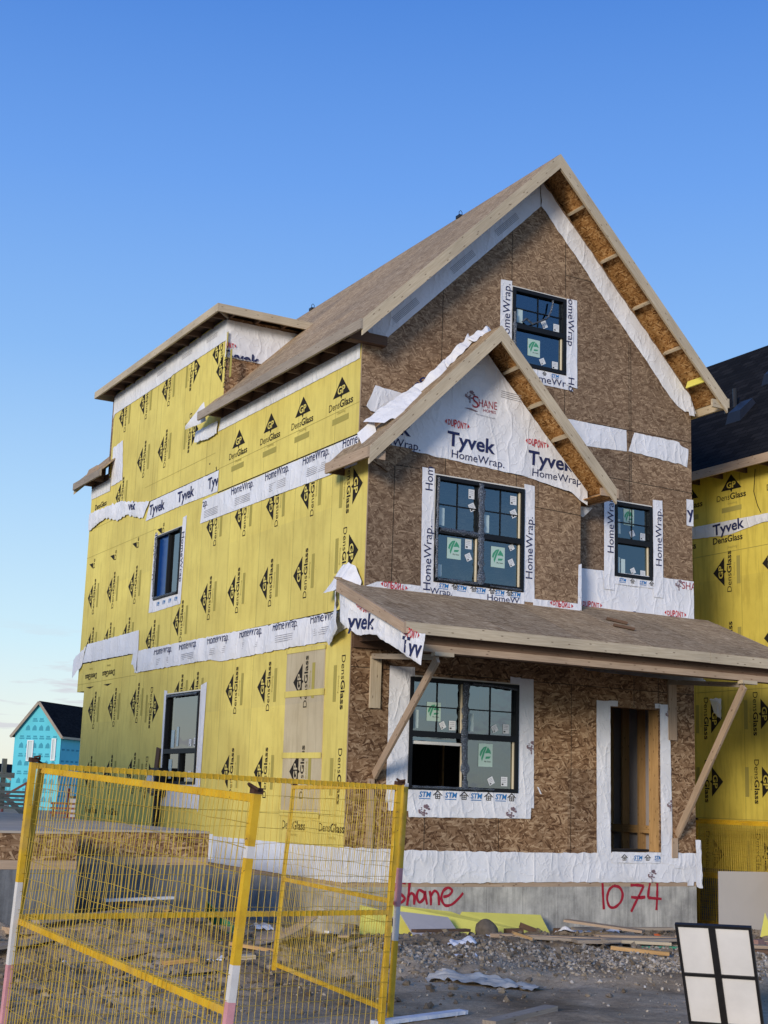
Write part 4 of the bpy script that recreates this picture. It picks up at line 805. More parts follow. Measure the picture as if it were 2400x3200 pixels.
wrap(SIDE, [(-10.80, 7.67), (-10.20, 7.72)], [(-10.75, 6.84), (-10.07, 6.86)], 11, .02, par=sw, rag=.015)
wrap(SIDE, [(-12.06, 7.05), (-10.8, 7.05)], [(-12.06, 6.78), (-10.8, 6.76)], 12, .012, par=sw)
wrap(SIDE, [(-5.9, 7.03, .28), (-5.28, 7.35, .2)], [(-5.95, 6.98, .25), (-5.25, 7.0, .15)], 13, .04, .03, par=ro)
o, p = wrap(SIDE, [(-11.0, .035), (-4.5, .035), (.03, .05)], [(-11.0, -.37), (-4.44, -.37), (-1.6, -.39), (.03, -.39)], 14, .025, mat='wrap_shade_grey', par=sw)
# around the side windows
o, p = wrap(SIDE, [(-7.93, 5.42), (-7.80, 5.44)], [(-8.0, 3.94), (-7.83, 3.94)], 15, par=house); p.text('HomeWrap', -7.83, 4.55, .12, 'navy', .9, 90); p.build('printed_lettering', o)
o, p = wrap(SIDE, [(-6.54, 5.52), (-6.36, 5.54)], [(-6.56, 3.95), (-6.40, 3.95)], 16, par=house); p.text('HomeWrap', -6.52, 5.25, .12, 'navy', .9, -90); p.build('printed_lettering', o)
o, p = wrap(SIDE, [(-7.85, 4.16), (-6.55, 4.14)], [(-7.85, 3.93), (-6.5, 3.95)], 17, par=house); [p.stm(-7.6 + .3 * k, 4.05, .13, .05) for k in range(4)]; p.build('printed_lettering', o)
wrap(SIDE, [(-6.93, 2.46), (-6.78, 2.44)], [(-6.85, .47), (-6.74, .47)], 18, par=house); wrap(SIDE, [(-5.23, 2.46), (-4.98, 2.50)], [(-5.22, .5), (-5.03, .5)], 19, par=house); wrap(SIDE, [(-6.85, .83), (-5.03, .83)], [(-6.78, .46), (-5.1, .44), (-5.03, .36)], 20, par=house)
# front: gable strips
o, p = wrap(FRONT, [(.03, 7.26), (3.05, 10.28)], [(.27, 7.03), (3.07, 9.83)], 21, .012, mat='wrap_shade_grey', par=fw)
for t in (.10, .42, .68):
    x, z = .17 + 3 * t, 7.17 + 3 * t
    for k in range(5): p.poly(p.local([(0, -k * .022), (.55, -k * .022), (.55, -k * .022 + .008), (0, -k * .022 + .008)], x, z, 45), 'greyink')
p.build('printed_lettering', o)
wrap(FRONT, [(3.06, 10.28), (6.08, 7.27), (6.12, 7.15)], [(3.08, 9.84), (5.72, 7.12), (5.95, 7.0), (6.2, 6.99)], 22, .03, .01, par=fw, rag=.02)
wrap(FRONT, [(5.98, 7.06, .05), (6.1, 7.08, .05)], [(5.99, 6.92, .08), (6.1, 6.92, .08)], 23, .02, par=fw)
# attic window strips
o, p = wrap(FRONT, [(2.345, 8.47), (2.55, 8.49)], [(2.345, 7.42), (2.56, 7.42)], 24, .006); p.text('HomeWrap.', 2.515, 7.50, .135, 'navy', .93, 90); p.build('printed_lettering', o)
o, p = wrap(FRONT, [(3.58, 8.42), (3.78, 8.43)], [(3.58, 7.02), (3.79, 7.0)], 25, .008, .016); p.text('omeWrap', 3.605, 8.42, .12, 'navy', .76, -90); p.text('Ho', 3.615, 7.15, .12, 'navy', .22, -90); p.build('printed_lettering', o)
o, p = wrap(FRONT, [(2.5, 7.17), (3.6, 7.17)], [(2.5, 6.96), (3.72, 6.945)], 26, .006); p.text('HomeWrap', 2.82, 6.985, .115, 'navy', .93, 0, False, [(2.4, 6.9), (3.57, 6.9), (3.57, 7.08), (2.4, 7.08)]); p.housemark(3.17, 7.10, .06); p.stm(3.3, 7.11, .13, .045); p.build('printed_lettering', o)
# white bands between the storeys at the right
wrap(FRONT, [(3.6, 6.49), (4.76, 6.49)], [(3.6, 6.1), (4.77, 6.15)], 27, .006, par=fw); wrap(FRONT, [(4.92, 6.48), (5.84, 6.47), (5.88, 6.40), (6.04, 6.38)], [(4.80, 6.16), (5.9, 6.10), (6.0, 6.07)], 28, .022, par=fw, rag=.015)
# bay gable wrap
GT = [(.30, 5.62), (BX - .12, 7.06), (BX + .02, 7.14), (BW - .42, 5.66), (BW + .14, 5.10)]
s = MB(); GA, GS = .016, 29
def gable_sheet(mb):
    bot = lambda x: 5.50 - .045 * x if x < 2.6 else (5.383 - (x - 2.6) * .16 if x < 3.4 else 5.255 - (x - 3.4) * .55)
    top = lambda x: min(bz(x) - .18, 7.2)
    n = 74; P = []
    for i in range(n + 1):
        x = .18 + (BW + .08 - .18) * i / n; b = bot(x) + .015 * noise.noise(V((x * 6, 0, 1))); t = max(b + .005, top(x)); col_ = []
        for j in range(31): z = b + (t - b) * j / 30; col_.append((x, z, .01 + disp(BAY, x, z, GA, GS) + max(0, x - 2.6) * .03 + .02 * abs(noise.noise(V((x * 5 - z * 2.2, z * .7, 4)))) * min(1, max(0, (x - 1.6)))))
        P.append(col_)
    for i in range(n):
        for j in range(30): q = [P[i][j], P[i + 1][j], P[i + 1][j + 1], P[i][j + 1]]; mb.face([BAY.p(*c) for c in q], 'wrap', [c[:2] for c in q])
gable_sheet(s); o = s.build('house_wrap', bayo, smooth=True)
p = Print(BAY, .017, lambda q: disp(BAY, q[0], q[1], GA, GS) + max(0, q[0] - 2.6) * .03 + .02 * abs(noise.noise(V((q[0] * 5 - q[1] * 2.2, q[1] * .7, 4)))) * min(1, max(0, q[0] - 1.6)))
for dx, dz in ((0, 0), (1.40, -.07), (-1.42, .04)):
    x, z = 1.25 + dx, 5.62 + dz; kl = [(.33, 5.0), (BW - .05, 5.0), (BW - .05, 5.62), (BX, 7.1), (.33, 5.66)]
    kl = [(.32, 5.0), (3.98, 5.0), (BX + .12, 7.1), (.32, 7.1)] if dx > 0 else [(.30, 5.0), (3.0, 5.0), (BX, 7.12), (.30, 5.62)]
    p.dupont(x + .16, z + .36, .42, .13, -3, cl=kl); p.text('Tyvek', x - .0, z + .03, .215, 'navy', .82, -1, True, kl); p.text('HomeWrap.', x + .08, z - .14, .12, 'navy', .90, -2, False, kl)
p.text('S', 1.66, 6.27, .19, 'maroon', .11, 0); p.text('HANE', 1.77, 6.30, .12, 'maroon', .32, 0); p.text('HOMES', 1.85, 6.235, .045, 'maroon', .22); p.text('The better way to build', 1.72, 6.165, .028, 'greyink', .34, -2); TREE(p, 1.62, 6.40, .10); p.poly([(1.52, 6.24), (1.72, 6.21), (1.76, 6.22), (1.64, 6.25)], 'paleink')
for k in range(4): p.poly(p.local([(0, -k * .03), (.35, -k * .03), (.35, -k * .03 + .008), (0, -k * .03 + .008)], 2.16, 6.60, -4), 'greyink')
p.build('printed_lettering', o)
# bay window strips
o, p = wrap(BAY, [(.86, 5.27), (1.06, 5.27)], [(.885, 3.50), (1.09, 3.50)], 30, .006); p.text('HomeWrap.', 1.035, 3.54, .125, 'navy', .91, 90); p.text('Hom', 1.03, 4.95, .125, 'navy', .34, 90); p.build('printed_lettering', o)
o, p = wrap(BAY, [(2.60, 5.27), (2.785, 5.26)], [(2.61, 3.54), (2.80, 3.54)], 32, .006); p.text('HomeWrap.', 2.755, 3.88, .125, 'navy', .91, 90); p.build('printed_lettering', o)
o, p = wrap(BAY, [(1.04, 3.665), (2.62, 3.665)], [(1.04, 3.50), (2.62, 3.50)], 33, .005, .012)
for x in (1.22, 1.52, 1.84, 2.16, 2.44): p.stm(x - .05, 3.60, .15, .06)
for x in (1.44, 1.75, 2.06, 2.36): p.housemark(x, 3.595, .085)
p.text('Wrap.', 1.03, 3.50, .09, 'navy', .36, 0, False); p.text('HomeW', 1.98, 3.50, .09, 'navy', .55); p.build('printed_lettering', o)
o, p = wrap(BAY, [(.02, 3.50), (.2, 3.58), (.9, 3.59)], [(.02, 3.40), (.9, 3.40)], 34, .012, par=bayo); p.dupont(.46, 3.545, .42, .11, -3, True); p.build('printed_lettering', o)
o, p = wrap(BAY, [(2.78, 3.595), (3.62, 3.60)], [(2.78, 3.42), (3.64, 3.42)], 35, .008, par=bayo); p.dupont(3.28, 3.56, .42, .11, -2, True); p.build('printed_lettering', o)
wrap(BAY, [(3.585, 4.18), (3.645, 4.20)], [(3.58, 3.55), (3.65, 3.50)], 36, .02, par=bayo)
# wrap below the narrow window
o, p = wrap(FRONT, [(3.6, 4.20), (W + .01, 4.23)], [(3.6, 3.50), (W + .01, 3.5)], 38, .012, par=fw)
kl = [(3.6, 3.5), (W, 3.5), (W, 4.3), (3.6, 4.3)]
p.dupont(4.07, 3.67, .42, .115, 0, cl=kl); p.dupont(5.72, 3.68, .44, .12, 0, cl=kl); p.text('SHANE', 5.86, 4.09, .12, 'maroon', .5, 0, False, kl); p.text('The better way to build', 4.58, 4.02, .03, 'greyink', .4); TREE(p, 5.80, 4.12, .09, clp=kl)
p.poly(rect(5.6, 5.76, 3.60, 3.635), 'navy'); p.poly(rect(4.88, 4.93, 3.60, 3.64), 'navy'); p.poly(rect(4.2, 4.26, 3.60, 3.63), 'navy'); p.build('printed_lettering', o)
o, p = wrap(FRONT, [(4.31, 5.30), (4.515, 5.34)], [(4.31, 3.93), (4.51, 3.93)], 39, .006, .022); p.text('HomeWrap.', 4.49, 4.50, .125, 'navy', .91, 90); p.build('printed_lettering', o)
o, p = wrap(FRONT, [(5.275, 5.44), (5.47, 5.45)], [(5.28, 3.90), (5.475, 3.90)], 40, .006, .022); p.text('HomeWrap.', 5.44, 4.40, .125, 'navy', .91, 90); p.build('printed_lettering', o)
o, p = wrap(FRONT, [(4.5, 4.15), (5.29, 4.15)], [(4.5, 4.03), (5.29, 4.03)], 41, .004, .018); p.stm(4.60, 4.08, .13, .05); p.stm(5.0, 4.08, .13, .05); p.housemark(4.86, 4.07, .07); p.housemark(5.24, 4.07, .07); p.build('printed_lettering', o)
o, p = wrap(FRONT, [(5.98, 5.55), (6.12, 5.55)], [(5.98, 5.12), (6.12, 5.12)], 42, .01, par=fw); p.text('y', 6.0, 5.24, .2, 'navy', None, 10, True, rect(5.9, 6.11, 5.1, 5.6)); p.build('printed_lettering', o)
# porch level
wrap(FRONT, [(.64, 2.49), (1.02, 2.50)], [(.66, .55), (.99, .55)], 43, .008); wrap(FRONT, [(.62, 2.49), (.95, 2.49)], [(.62, .66), (.95, .66)], 44, .008, .004)
o, p = wrap(FRONT, [(2.77, 2.47), (3.03, 2.47)], [(2.77, .64), (3.06, .64)], 45, .008); TREE(p, 3.0, 1.47, .10, clp=[(2.8, 1), (3.035, 1), (3.035, 2), (2.8, 2)]); p.build('printed_lettering', o)
wrap(FRONT, [(2.62, 2.48), (2.8, 2.48)], [(2.62, 2.385), (2.8, 2.385)], 46, .004, .01)
o, p = wrap(FRONT, [(.94, .84), (3.01, .84)], [(.98, .47), (3.0, .49)], 47, .012, .014)
for x in (1.13, 1.55, 1.97, 2.38): p.stm(x, .745, .18, .075)
for x in (1.43, 1.86, 2.27, 2.66): p.housemark(x, .725, .105)
TREE(p, 1.22, .52, .11, clp=rect(.9, 3, .485, .8)); TREE(p, 2.66, .52, .11, clp=rect(.9, 3, .495, .8)); p.build('printed_lettering', o)
# door strips
wrap(FRONT, [(4.17, 2.24), (4.43, 2.24)], [(4.18, -.34), (4.44, -.34)], 48, .008, .022); wrap(FRONT, [(4.40, 2.25), (4.58, 2.255)], [(4.40, 2.17), (4.58, 2.17)], 49, .003, .014)
o, p = wrap(FRONT, [(5.385, 2.25), (5.58, 2.26)], [(5.39, -.10), (5.62, -.15)], 50, .01, .024); TREE(p, 5.57, 2.08, .09, clp=rect(5.4, 5.59, 1.9, 2.4)); TREE(p, 5.58, .72, .09, clp=rect(5.4, 5.6, .5, 1.0)); p.build('printed_lettering', o)
wrap(FRONT, [(5.30, 2.26), (5.42, 2.26)], [(5.30, 2.19), (5.42, 2.19)], 51, .003, .014)
o, p = wrap(FRONT, [(4.45, .045), (5.385, .045)], [(4.46, -.11), (5.36, -.11)], 52, .006, .03)
p.housemark(4.68, -.075, .085); p.stm(4.86, -.06, .15, .06); p.housemark(5.12, -.075, .085); p.stm(5.25, -.06, .12, .06, cl=rect(5, 5.36, -.2, .2)); p.build('printed_lettering', o)
MB().box(DOOR[0], DOOR[1] - .002, -.01, .15, .02, .044, 'lumber_grey').build('door_sill', house)
MB().tube([(4.45, .03, .07), (4.8, .02, .075), (5.2, .04, .07)], [.02, .025, .018], 'black_steel').build('sill_hose', house)
# skirt at the foot of the front wall
o, p = wrap(FRONT, [(-.02, .06), (1.3, .03), (3.5, .02), (4.2, .03), (5.7, .04), (W + .02, .045)], [(-.02, -.385), (1.6, -.40), (3.4, -.385), (W + .03, -.39)], 53, .03, .010, par=fw, rag=.012, label='white skirt of house wrap along the foot of the front wall')
TREE(p, 5.22, -.32, .10, 'paleink'); p.build('printed_lettering', o)
wrap(FRONT, [(W - .04, .24, .02), (W + .07, .24, .02)], [(W - .02, -.46, .02), (W + .10, -.47, .02)], 54, .03, par=fw, rag=.02)
wrap(FRONT, [(5.63, .0, .0), (6.02, .02, .01)], [(5.63, -.18), (6.05, -.2)], 55, .02, .02, par=fw, rag=.02)
wrap(FRONT, [(5.9, -.36), (6.03, -.36)], [(5.9, -.44), (6.03, -.44)], 56, .004, .02, par=fw)
# under the porch ceiling, right
wrap(FRONT, [(3.7, 2.78, .02), (6.1, 2.80, .02)], [(3.82, 2.64, .25), (6.12, 2.6, .3)], 57, .02, mat='wrap_shade_grey', par=po)
# loose drape on the left porch rake
PF = Frame((PX0 + .05, 0, 0), (0, -1, 0), (0, 0, 1))
o, p = wrap(PF, [(.05, 3.56), (.55, 3.34), (1.2, 3.06), (1.95, 2.76), (2.10, 2.70), (2.36, 2.66)], [(.15, 3.0), (.62, 2.79), (1.08, 2.765), (1.75, 2.50), (2.27, 2.29)], 58, .045, -.01, cell=.03, par=po, rag=.012, label='torn printed wrap hanging below the left edge board of the porch roof')
k1 = [(.3, 2.80), (1.06, 2.775), (1.4, 3.6), (.3, 3.6)]; k2 = [(1.3, 2.70), (2.25, 2.33), (2.33, 2.66), (2.2, 3.6), (1.3, 3.6)]
p.text('yvek', .38, 2.90, .21, 'navy', .74, -6, True, k1); p.dupont(2.02, 2.70, .42, .13, -14, cl=k2); p.text('Tyvek', 1.80, 2.46, .23, 'navy', .80, -10, True, k2); p.dupont(.78, 3.14, .42, .12, -20); p.build('printed_lettering', o)
wrap(SIDE, [(-.30, 3.30), (.0, 3.52, .22)], [(-.75, 2.88), (-.55, 2.76), (.05, 2.92, .18)], 59, .08, .03, cell=.035, par=sw, rag=.03, label='crumpled wrap bunched at the house corner')
wrap(SIDE, [(-.50, 3.62, .03), (-.28, 3.80, .03), (-.02, 3.86, .05), (.18, 3.78, .05), (.33, 3.56, .02)], [(-.46, 3.45, .2), (.05, 3.45, .25), (.33, 3.44, .05)], 60, .09, .02, cell=.03, par=sw, rag=.02)
# torn wrap over the bay roof
TF = Frame((0, -.12, 0), (1, 0, 0), (0, 0, 1))
wrap(FRONT, [(.24, 6.43), (.70, 6.38)], [(.10, 6.10), (.16, 6.04), (.75, 6.0)], 61, .02, .012, par=fw, rag=.015)
o, p = wrap(TF, [(-.06, 5.80, .10), (.35, 6.16, .16), (.72, 6.44, .12)], [(.10, 5.74, .40), (.40, 5.92, .50), (.74, 6.24, .42)], 62, .10, .0, cell=.03, par=bro, rag=.04, label='torn wrap flap lying low on the bay roof')
o, p = wrap(TF, [(.66, 6.36, .16), (.95, 6.66, .20), (1.20, 6.92, .16)], [(.70, 6.24, .30), (1.02, 6.50, .40), (1.14, 6.68, .34)], 66, .09, .0, cell=.03, par=bro, rag=.04, label='torn printed wrap folded over the middle of the bay roof')
p.text('rap', .80, 6.38, .13, 'navy', .30, 48, True); p.build('printed_lettering', o)
wrap(TF, [(1.14, 6.84, .18), (1.40, 7.16, .20), (1.62, 7.36, .12)], [(1.20, 6.78, .26), (1.46, 7.06, .30), (1.66, 7.26, .20)], 67, .11, .0, cell=.025, par=bro, rag=.05)
wrap(TF, [(1.55, 7.28, .20), (1.90, 7.56, .16), (2.02, 7.56, .10)], [(1.62, 7.22, .30), (1.88, 7.42, .26), (1.96, 7.44, .2)], 68, .08, .0, cell=.025, par=bro, rag=.04)
wrap(TF, [(-.14, 5.62, .1), (.1, 5.86, .1)], [(-.12, 5.45, .2), (.1, 5.66, .2)], 63, .03, par=bro)
wrap(FRONT, [(BW + .05, 5.12, .12), (BW + .30, 5.10, .2)], [(BW + .12, 4.98, .1), (BW + .2, 4.96, .1)], 64, .04, mat='wrap_shade_grey', par=bro)
# electric meter and conduit on the side wall
em = MB(); em.box(-.16, -.001, 6.55, 6.95, .62, 1.10, 'frame'); em.box(-.20, -.16, 6.6, 6.9, .66, 1.06, 'black_steel'); mo = em.build('electric_meter', sw)
MB().tube([(-.2, 6.75, .88), (-.27, 6.75, .88)], .09, 'sticker', 12).build('meter_glass', mo); MB().tube([(-.08, 6.7, .62), (-.08, 6.7, -.7)], .035, 'frame', 8).build('conduit', mo); MB().tube([(-.08, 6.86, .62), (-.08, 6.86, -.7)], .025, 'black_steel', 8).build('conduit', mo); MB().bar((-.03, 7.05, 1.05), (-.03, 6.98, 1.45), .02, .16, 'truss').build('cleat', mo)
# dark board scraps lying on the porch roof
for x, y, a in ((3.80, -1.12, -25), (3.93, -.80, -30)):
    q = Matrix.Rotation(math.radians(a), 3, 'Z'); d = q @ V((1, 0, 0)); c = V((x, y, pz(y) + .022)); sl = V((0, 1, (PZW - PZE) / -PYE))
    o = MB(); u = V((d.x, d.y, d.y * sl.z)) * .15; 
    o.bar(c - u, c + u, .07, .036, 'truss'); o = o.build('wood_scrap', None, origin=c); tag(o, 'dark block of lumber on the porch roof, ' + ('nearer the eave' if y < -1 else 'nearer the wall'), 'wood block', 'wood blocks on the porch roof')
bpy.data.objects
# ================================================================== neighbour on the right
X2 = 8.5
nb = thing('neighbouring_house', (X2, 0, -1.0), 'yellow sheathed neighbouring house with black shingle roof at the right edge', 'house')
n = MB(); plate(n, NSIDE, [(-10, -.3), (1.2, -.3), (1.2, 6.85), (-10, 6.85)], [], .14, 'yellow2', 'dark'); nw = n.build('side_wall', nb)
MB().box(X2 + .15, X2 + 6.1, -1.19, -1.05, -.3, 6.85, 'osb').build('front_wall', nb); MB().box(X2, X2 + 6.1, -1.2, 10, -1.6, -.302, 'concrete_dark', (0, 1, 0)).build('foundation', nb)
p = Print(NSIDE)
p.stamp(-1.63, 6.34, fg='yellow2'); p.stamp(-.38, 6.34, fg='yellow2'); p.stamp(-2.75, 6.34, fg='yellow2')
for y in (1.85, .64, 3.05): p.text('DensGlass', -y - .02 - (.25 if y > 1 else .0), 5.40, .12, 'ink', .75, 0, True); p.text('Sheathing', -y + .1, 5.28, .045, 'barink', .24)
for y, z in ((1.84, 4.87), (.62, 4.90), (1.84, 3.60), (.62, 3.60), (3.05, 4.87)): p.stamp(-y, z, 90, fg='yellow2')
for y, z in ((2.24, 1.18), (1.02, 1.18), (2.24, 2.28), (1.02, 2.32), (-.2, 1.2), (-.2, 2.3), (2.24, -.05), (1.02, -.05)): p.stamp(-y, z, -90, fg='yellow2')
for a, b in (((-10, 5.62), (1.2, 5.62)), ((-10, 5.22), (1.2, 5.22)), ((-10, .55), (1.2, .55)), ((-10, 2.75), (1.2, 2.75))): seam(p, a, b, .01, 'barink')
p.build('printed_lettering', nw)
o, p = wrap(NSIDE, [(-10, 5.80), (-2.7, 5.80), (-.5, 5.76), (1, 5.78)], [(-10, 5.58), (-2.7, 5.58), (-1.7, 5.52), (-.9, 5.62), (1, 5.6)], 70, .02, par=nw); p.text('Tyvek', -2.10, 5.56, .20, 'navy', .80, 3, True); p.build('printed_lettering', o)
o, p = wrap(NSIDE, [(-2.22, 2.62, .02), (-1.92, 2.62, .02)], [(-2.1, 2.36, .03), (-1.9, 2.24, .06)], 71, .06, .02, cell=.03, par=nw, rag=.03)
nr = MB(); xe, ze, xr, zr_ = 8.12, 6.72, 11.55, 10.2
for a, b in (((xe, ze), (xr, zr_)), ((2 * xr - xe, ze), (xr, zr_))):
    q = [V((a[0], -1.7, a[1])), V((b[0], -1.7, b[1])), V((b[0], 10.4, b[1])), V((a[0], 10.4, a[1]))]
    if (q[1] - q[0]).cross(q[3] - q[0]).z < 0: q = q[::-1]
    nr.face(q, 'shingle', None, (0, 1, 0)); nr.face([x - V((0, 0, .03)) for x in q][::-1], 'truss')
    for i in range(4): nr.face([q[(i + 1) % 4], q[i], q[i] - V((0, 0, .03)), q[(i + 1) % 4] - V((0, 0, .03))], 'shingle')
nro = nr.build('roof', nb)
MB().box(xe - .036, xe, -1.7, 10.4, ze - .17, ze - .01, 'lumber_tan', (0, 1, 0)).build('eave_fascia', nro)
for i in range(10): MB().box(xe, X2 - .002, .0 + i * .61, .038 + i * .61, ze - .15, ze - .035, 'truss').build('rafter_tail', nro)
sl = lambda x: ze + (x - xe) * (zr_ - ze) / (xr - xe)
for x, y in ((9.45, 2.35), (10.35, 2.3)):
    b = MB(); b.hexa([(x - .2, y - .2, sl(x - .2)), (x + .2, y - .2, sl(x + .2)), (x + .2, y + .2, sl(x + .2)), (x - .2, y + .2, sl(x - .2)), (x - .16, y - .16, sl(x) + .02), (x + .16, y - .16, sl(x) + .30), (x + .16, y + .16, sl(x) + .30), (x - .16, y + .16, sl(x) + .02)], 'black_steel'); b.build('roof_vent', nro)
MB().tube([(9.7, 2.75, sl(9.7)), (9.7, 2.75, sl(9.7) + .38)], .045, 'black_steel', 8).build('vent_pipe', nro); MB().tube([(9.62, 2.9, sl(9.6)), (9.62, 2.9, sl(9.6) + .3)], .04, 'black_steel', 8).build('vent_pipe', nro)
MB().tube([(X2 - .01, 1.02, 6.6), (X2 - .015, 1.06, 6.2), (X2 - .015, .98, 5.95), (X2 - .015, .9, 5.8)], .006, 'frame', 4).build('wire', nw)
# ================================================================== fence panels
L_, H_, MID = 2.9, 1.83, .93
def fence_proto(name, wires_x=58, seed=1, left='paint', right='paint', r=.0020, wm='wire'):
    root = thing(name, (0, 0, 0), None, 'fence panel', 'temporary yellow site fence panels')
    rnd = random.Random(seed)
    def post(x, key):
        segs = {'plain': [(0, H_ + .0, 'ysteel')], 'paint': [(0, .45, 'pinkpaint'), (.45, .82, 'whitepaint'), (.82, H_, 'ysteel')], 'redwhite': [(0, .25, 'ysteel'), (.25, .66, 'pinkpaint'), (.66, 1.13, 'whitepaint'), (1.13, H_, 'ysteel')], 'near': [(0, .5, 'ysteel'), (.5, .97, 'pinkpaint'), (.97, 1.12, 'whitepaint'), (1.12, 1.56, 'ysteel'), (1.56, 1.61, 'whitepaint'), (1.61, H_, 'ysteel')], 'white': [(0, .7, 'ysteel'), (.7, .9, 'whitepaint'), (.9, 1.18, 'pinkpaint'), (1.18, H_ - .02, 'ysteel'), (H_ - .02, H_, 'whitepaint')]}[key]
        mb = MB()
        for a, b, m_ in segs: mb.box(x - .017, x + .017, -.017, .017, a, b, m_, (0, 0, 1))
        mb.build('post', root)
    post(0, left); post(L_, right)
    for z in (H_ - .019, MID, .14):
        mb = MB(); mb.box(.019, L_ - .019, -.0155, .0155, z - .0155, z + .0155, 'ysteel', (1, 0, 0))
        for k in range(wires_x):
            x = (k + .5) * L_ / wires_x; mb.box(x - .006, x + .006, -.0175, .0175, z - .0175, z + .0175, 'ysteel')
        mb.build('rail', root)
    mb = MB()
    for k in range(wires_x):
        x = (k + .5) * L_ / wires_x + rnd.uniform(-.004, .004); P = []
        for j in range(13):
            z = .14 + (H_ - .16) * j / 12; a = 0 if j in (0, 12) else 1; P.append((x + a * rnd.gauss(0, .0018), -.018 + a * (.006 * math.sin(z * 5 + k * .3)), z))
        mb.tube(P, r, wm, 3)
    nz_ = 15
    for j in range(nz_):
        z = .14 + (H_ - .16) * (j + 1) / (nz_ + 1)
        if abs(z - MID) < .03: continue
        P = [(L_ * i / 14, -.022 + .006 * math.sin(z * 5 + i), z + (rnd.gauss(0, .004) if 0 < i < 14 else 0)) for i in range(15)]; mb.tube(P, r, wm, 3)
    mb.build('wire_mesh', root)
    for x in (0, L_):
        mb = MB(); mb.box(x - .022, x + .022, -.022, .022, H_ + .001, H_ + .028, 'rust'); mb.tube([(x - .01, -.025, H_ + .03), (x + .015, -.05, H_ + .04), (x + .035, -.01, H_ + .02)], .008, 'rust', 5); mb.build('post_clamp', root)
    for x in (0, L_): MB().box(x - .016, x + .016, -.2, .2, -.03, .0, 'ysteel').build('foot', root)
    return root
def place(root, O, yaw, slope, lean, label):
    d = V((math.cos(yaw) * math.cos(slope), math.sin(yaw) * math.cos(slope), math.sin(slope))); n0 = d.cross(V((0, 0, 1))).normalized(); up0 = n0.cross(d); up = up0 * math.cos(lean) + n0 * math.sin(lean); yv = up.cross(d)
    m_ = Matrix((d, yv, up)).transposed().to_4x4(); m_.translation = V(O); root.matrix_world = m_; root['label'] = label
FA = fence_proto('site_fence', seed=2, left='plain', right='near'); place(FA, (-6.585, -8.13, -.997), -1.533, -.041, -.064, 'leaning yellow mesh fence panel nearest the camera, its rails dropping to the right')
FB = fence_proto('site_fence', seed=3, left='redwhite', right='plain'); place(FB, (-6.58, -8.179, -.975), .184, -.016, .046, 'yellow mesh fence panel behind the nearest one, with a red and white left post')
FC = fence_proto('site_fence', seed=4, left='plain', right='plain'); place(FC, (-2.872, -4.045, -1.02), -1.725, .005, -.071, 'tilted yellow fence panel swung back from the right post towards the house')
FD = fence_proto('site_fence', seed=5, left='plain', right='plain', r=.0042, wm='wire_far')
for i, (x, y, ln) in enumerate(((7.78, 2.35, .03), (7.86, 1.9, .02), (7.95, 2.6, .05), (7.84, 5.2, .03))):
    c = FD if i == 0 else copy_tree(FD); place(c, (x, y, -1.33 + .02 * i), -1.571 + .01 * i, .0, ln, ('yellow mesh panel in the narrow gap, foremost of the stack behind the beige board', 'second yellow mesh panel of the stack in the narrow gap', 'yellow mesh panel closest to the neighbouring wall in the narrow gap', 'far yellow mesh panel deep in the narrow gap between the houses')[i])
pb, pt = V((-3.14, -6.76, -1.02)), V((-3.08, -6.80, .835))
po_ = thing('fence_post', pb, 'lone yellow fence post with pink and white paint, right of the fence panels', 'fence post'); q = lambda t: pb + (pt - pb) * t
for a, b, m_ in ((0, .34, 'ysteel'), (.34, .48, 'whitepaint'), (.48, .64, 'pinkpaint'), (.64, .985, 'ysteel'), (.985, 1.0, 'whitepaint')): MB().bar(q(a), q(b), .038, .038, m_, (1, 0, 0)).build('post', po_) if m_ != 'x' else None
# ================================================================== unfinished floor deck on the left
dk = thing('foundation_deck', (-4, 4, -1), 'unfinished floor deck on concrete walls beyond the fence at left', 'foundation')
F1 = (-2.19, -.69); F2 = (-4.10, -1.69)
XL = -9.0
m_ = MB(); m_.box(-4.12, F1[0], F1[1], 16, .225, .25, 'deck', (1, 0, 0)); m_.box(XL, -4.12, -1.70, 16, .225, .25, 'deck', (1, 0, 0)); m_.build('floor_deck', dk)
m_ = MB(); m_.box(-4.10, F1[0] - .001, F1[1] + .01, F1[1] + .03, -.05, .222, 'osb_low', (1, 0, 0)); m_.box(F1[0] - .02, F1[0] - .003, F1[1] + .03, 16, -.05, .222, 'osb_orange', (0, 1, 0)); m_.box(XL, -4.13, -1.69, -1.67, -.05, .222, 'osb_low', (1, 0, 0)); m_.box(-4.14, -4.123, -1.67, F1[1] + .03, -.05, .222, 'osb_orange', (0, 1, 0)); m_.build('rim_board', dk)
m_ = MB(); m_.box(-4.10, F1[0] - .001, F1[1] + .002, F1[1] + .14, -.145, -.052, 'lumber_tan', (1, 0, 0)); m_.box(F1[0] - .14, F1[0] - .002, F1[1] + .14, 16, -.145, -.052, 'lumber_warm', (0, 1, 0)); m_.box(XL, -4.125, -1.695, -1.55, -.145, -.052, 'lumber_tan', (1, 0, 0)); m_.build('sill_plate', dk)
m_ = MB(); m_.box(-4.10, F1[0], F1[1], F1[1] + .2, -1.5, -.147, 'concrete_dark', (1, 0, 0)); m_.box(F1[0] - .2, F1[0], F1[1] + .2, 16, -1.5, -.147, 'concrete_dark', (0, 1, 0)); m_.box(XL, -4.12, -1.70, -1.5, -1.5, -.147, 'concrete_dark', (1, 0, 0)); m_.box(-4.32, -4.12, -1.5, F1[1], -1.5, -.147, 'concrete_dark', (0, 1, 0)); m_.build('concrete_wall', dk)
m_ = MB(); m_.box(F1[0] - .002, F1[0] + .05, F1[1] - .004, F1[1] + .03, -.07, .22, 'white_wood'); m_.build('white_edge', dk)
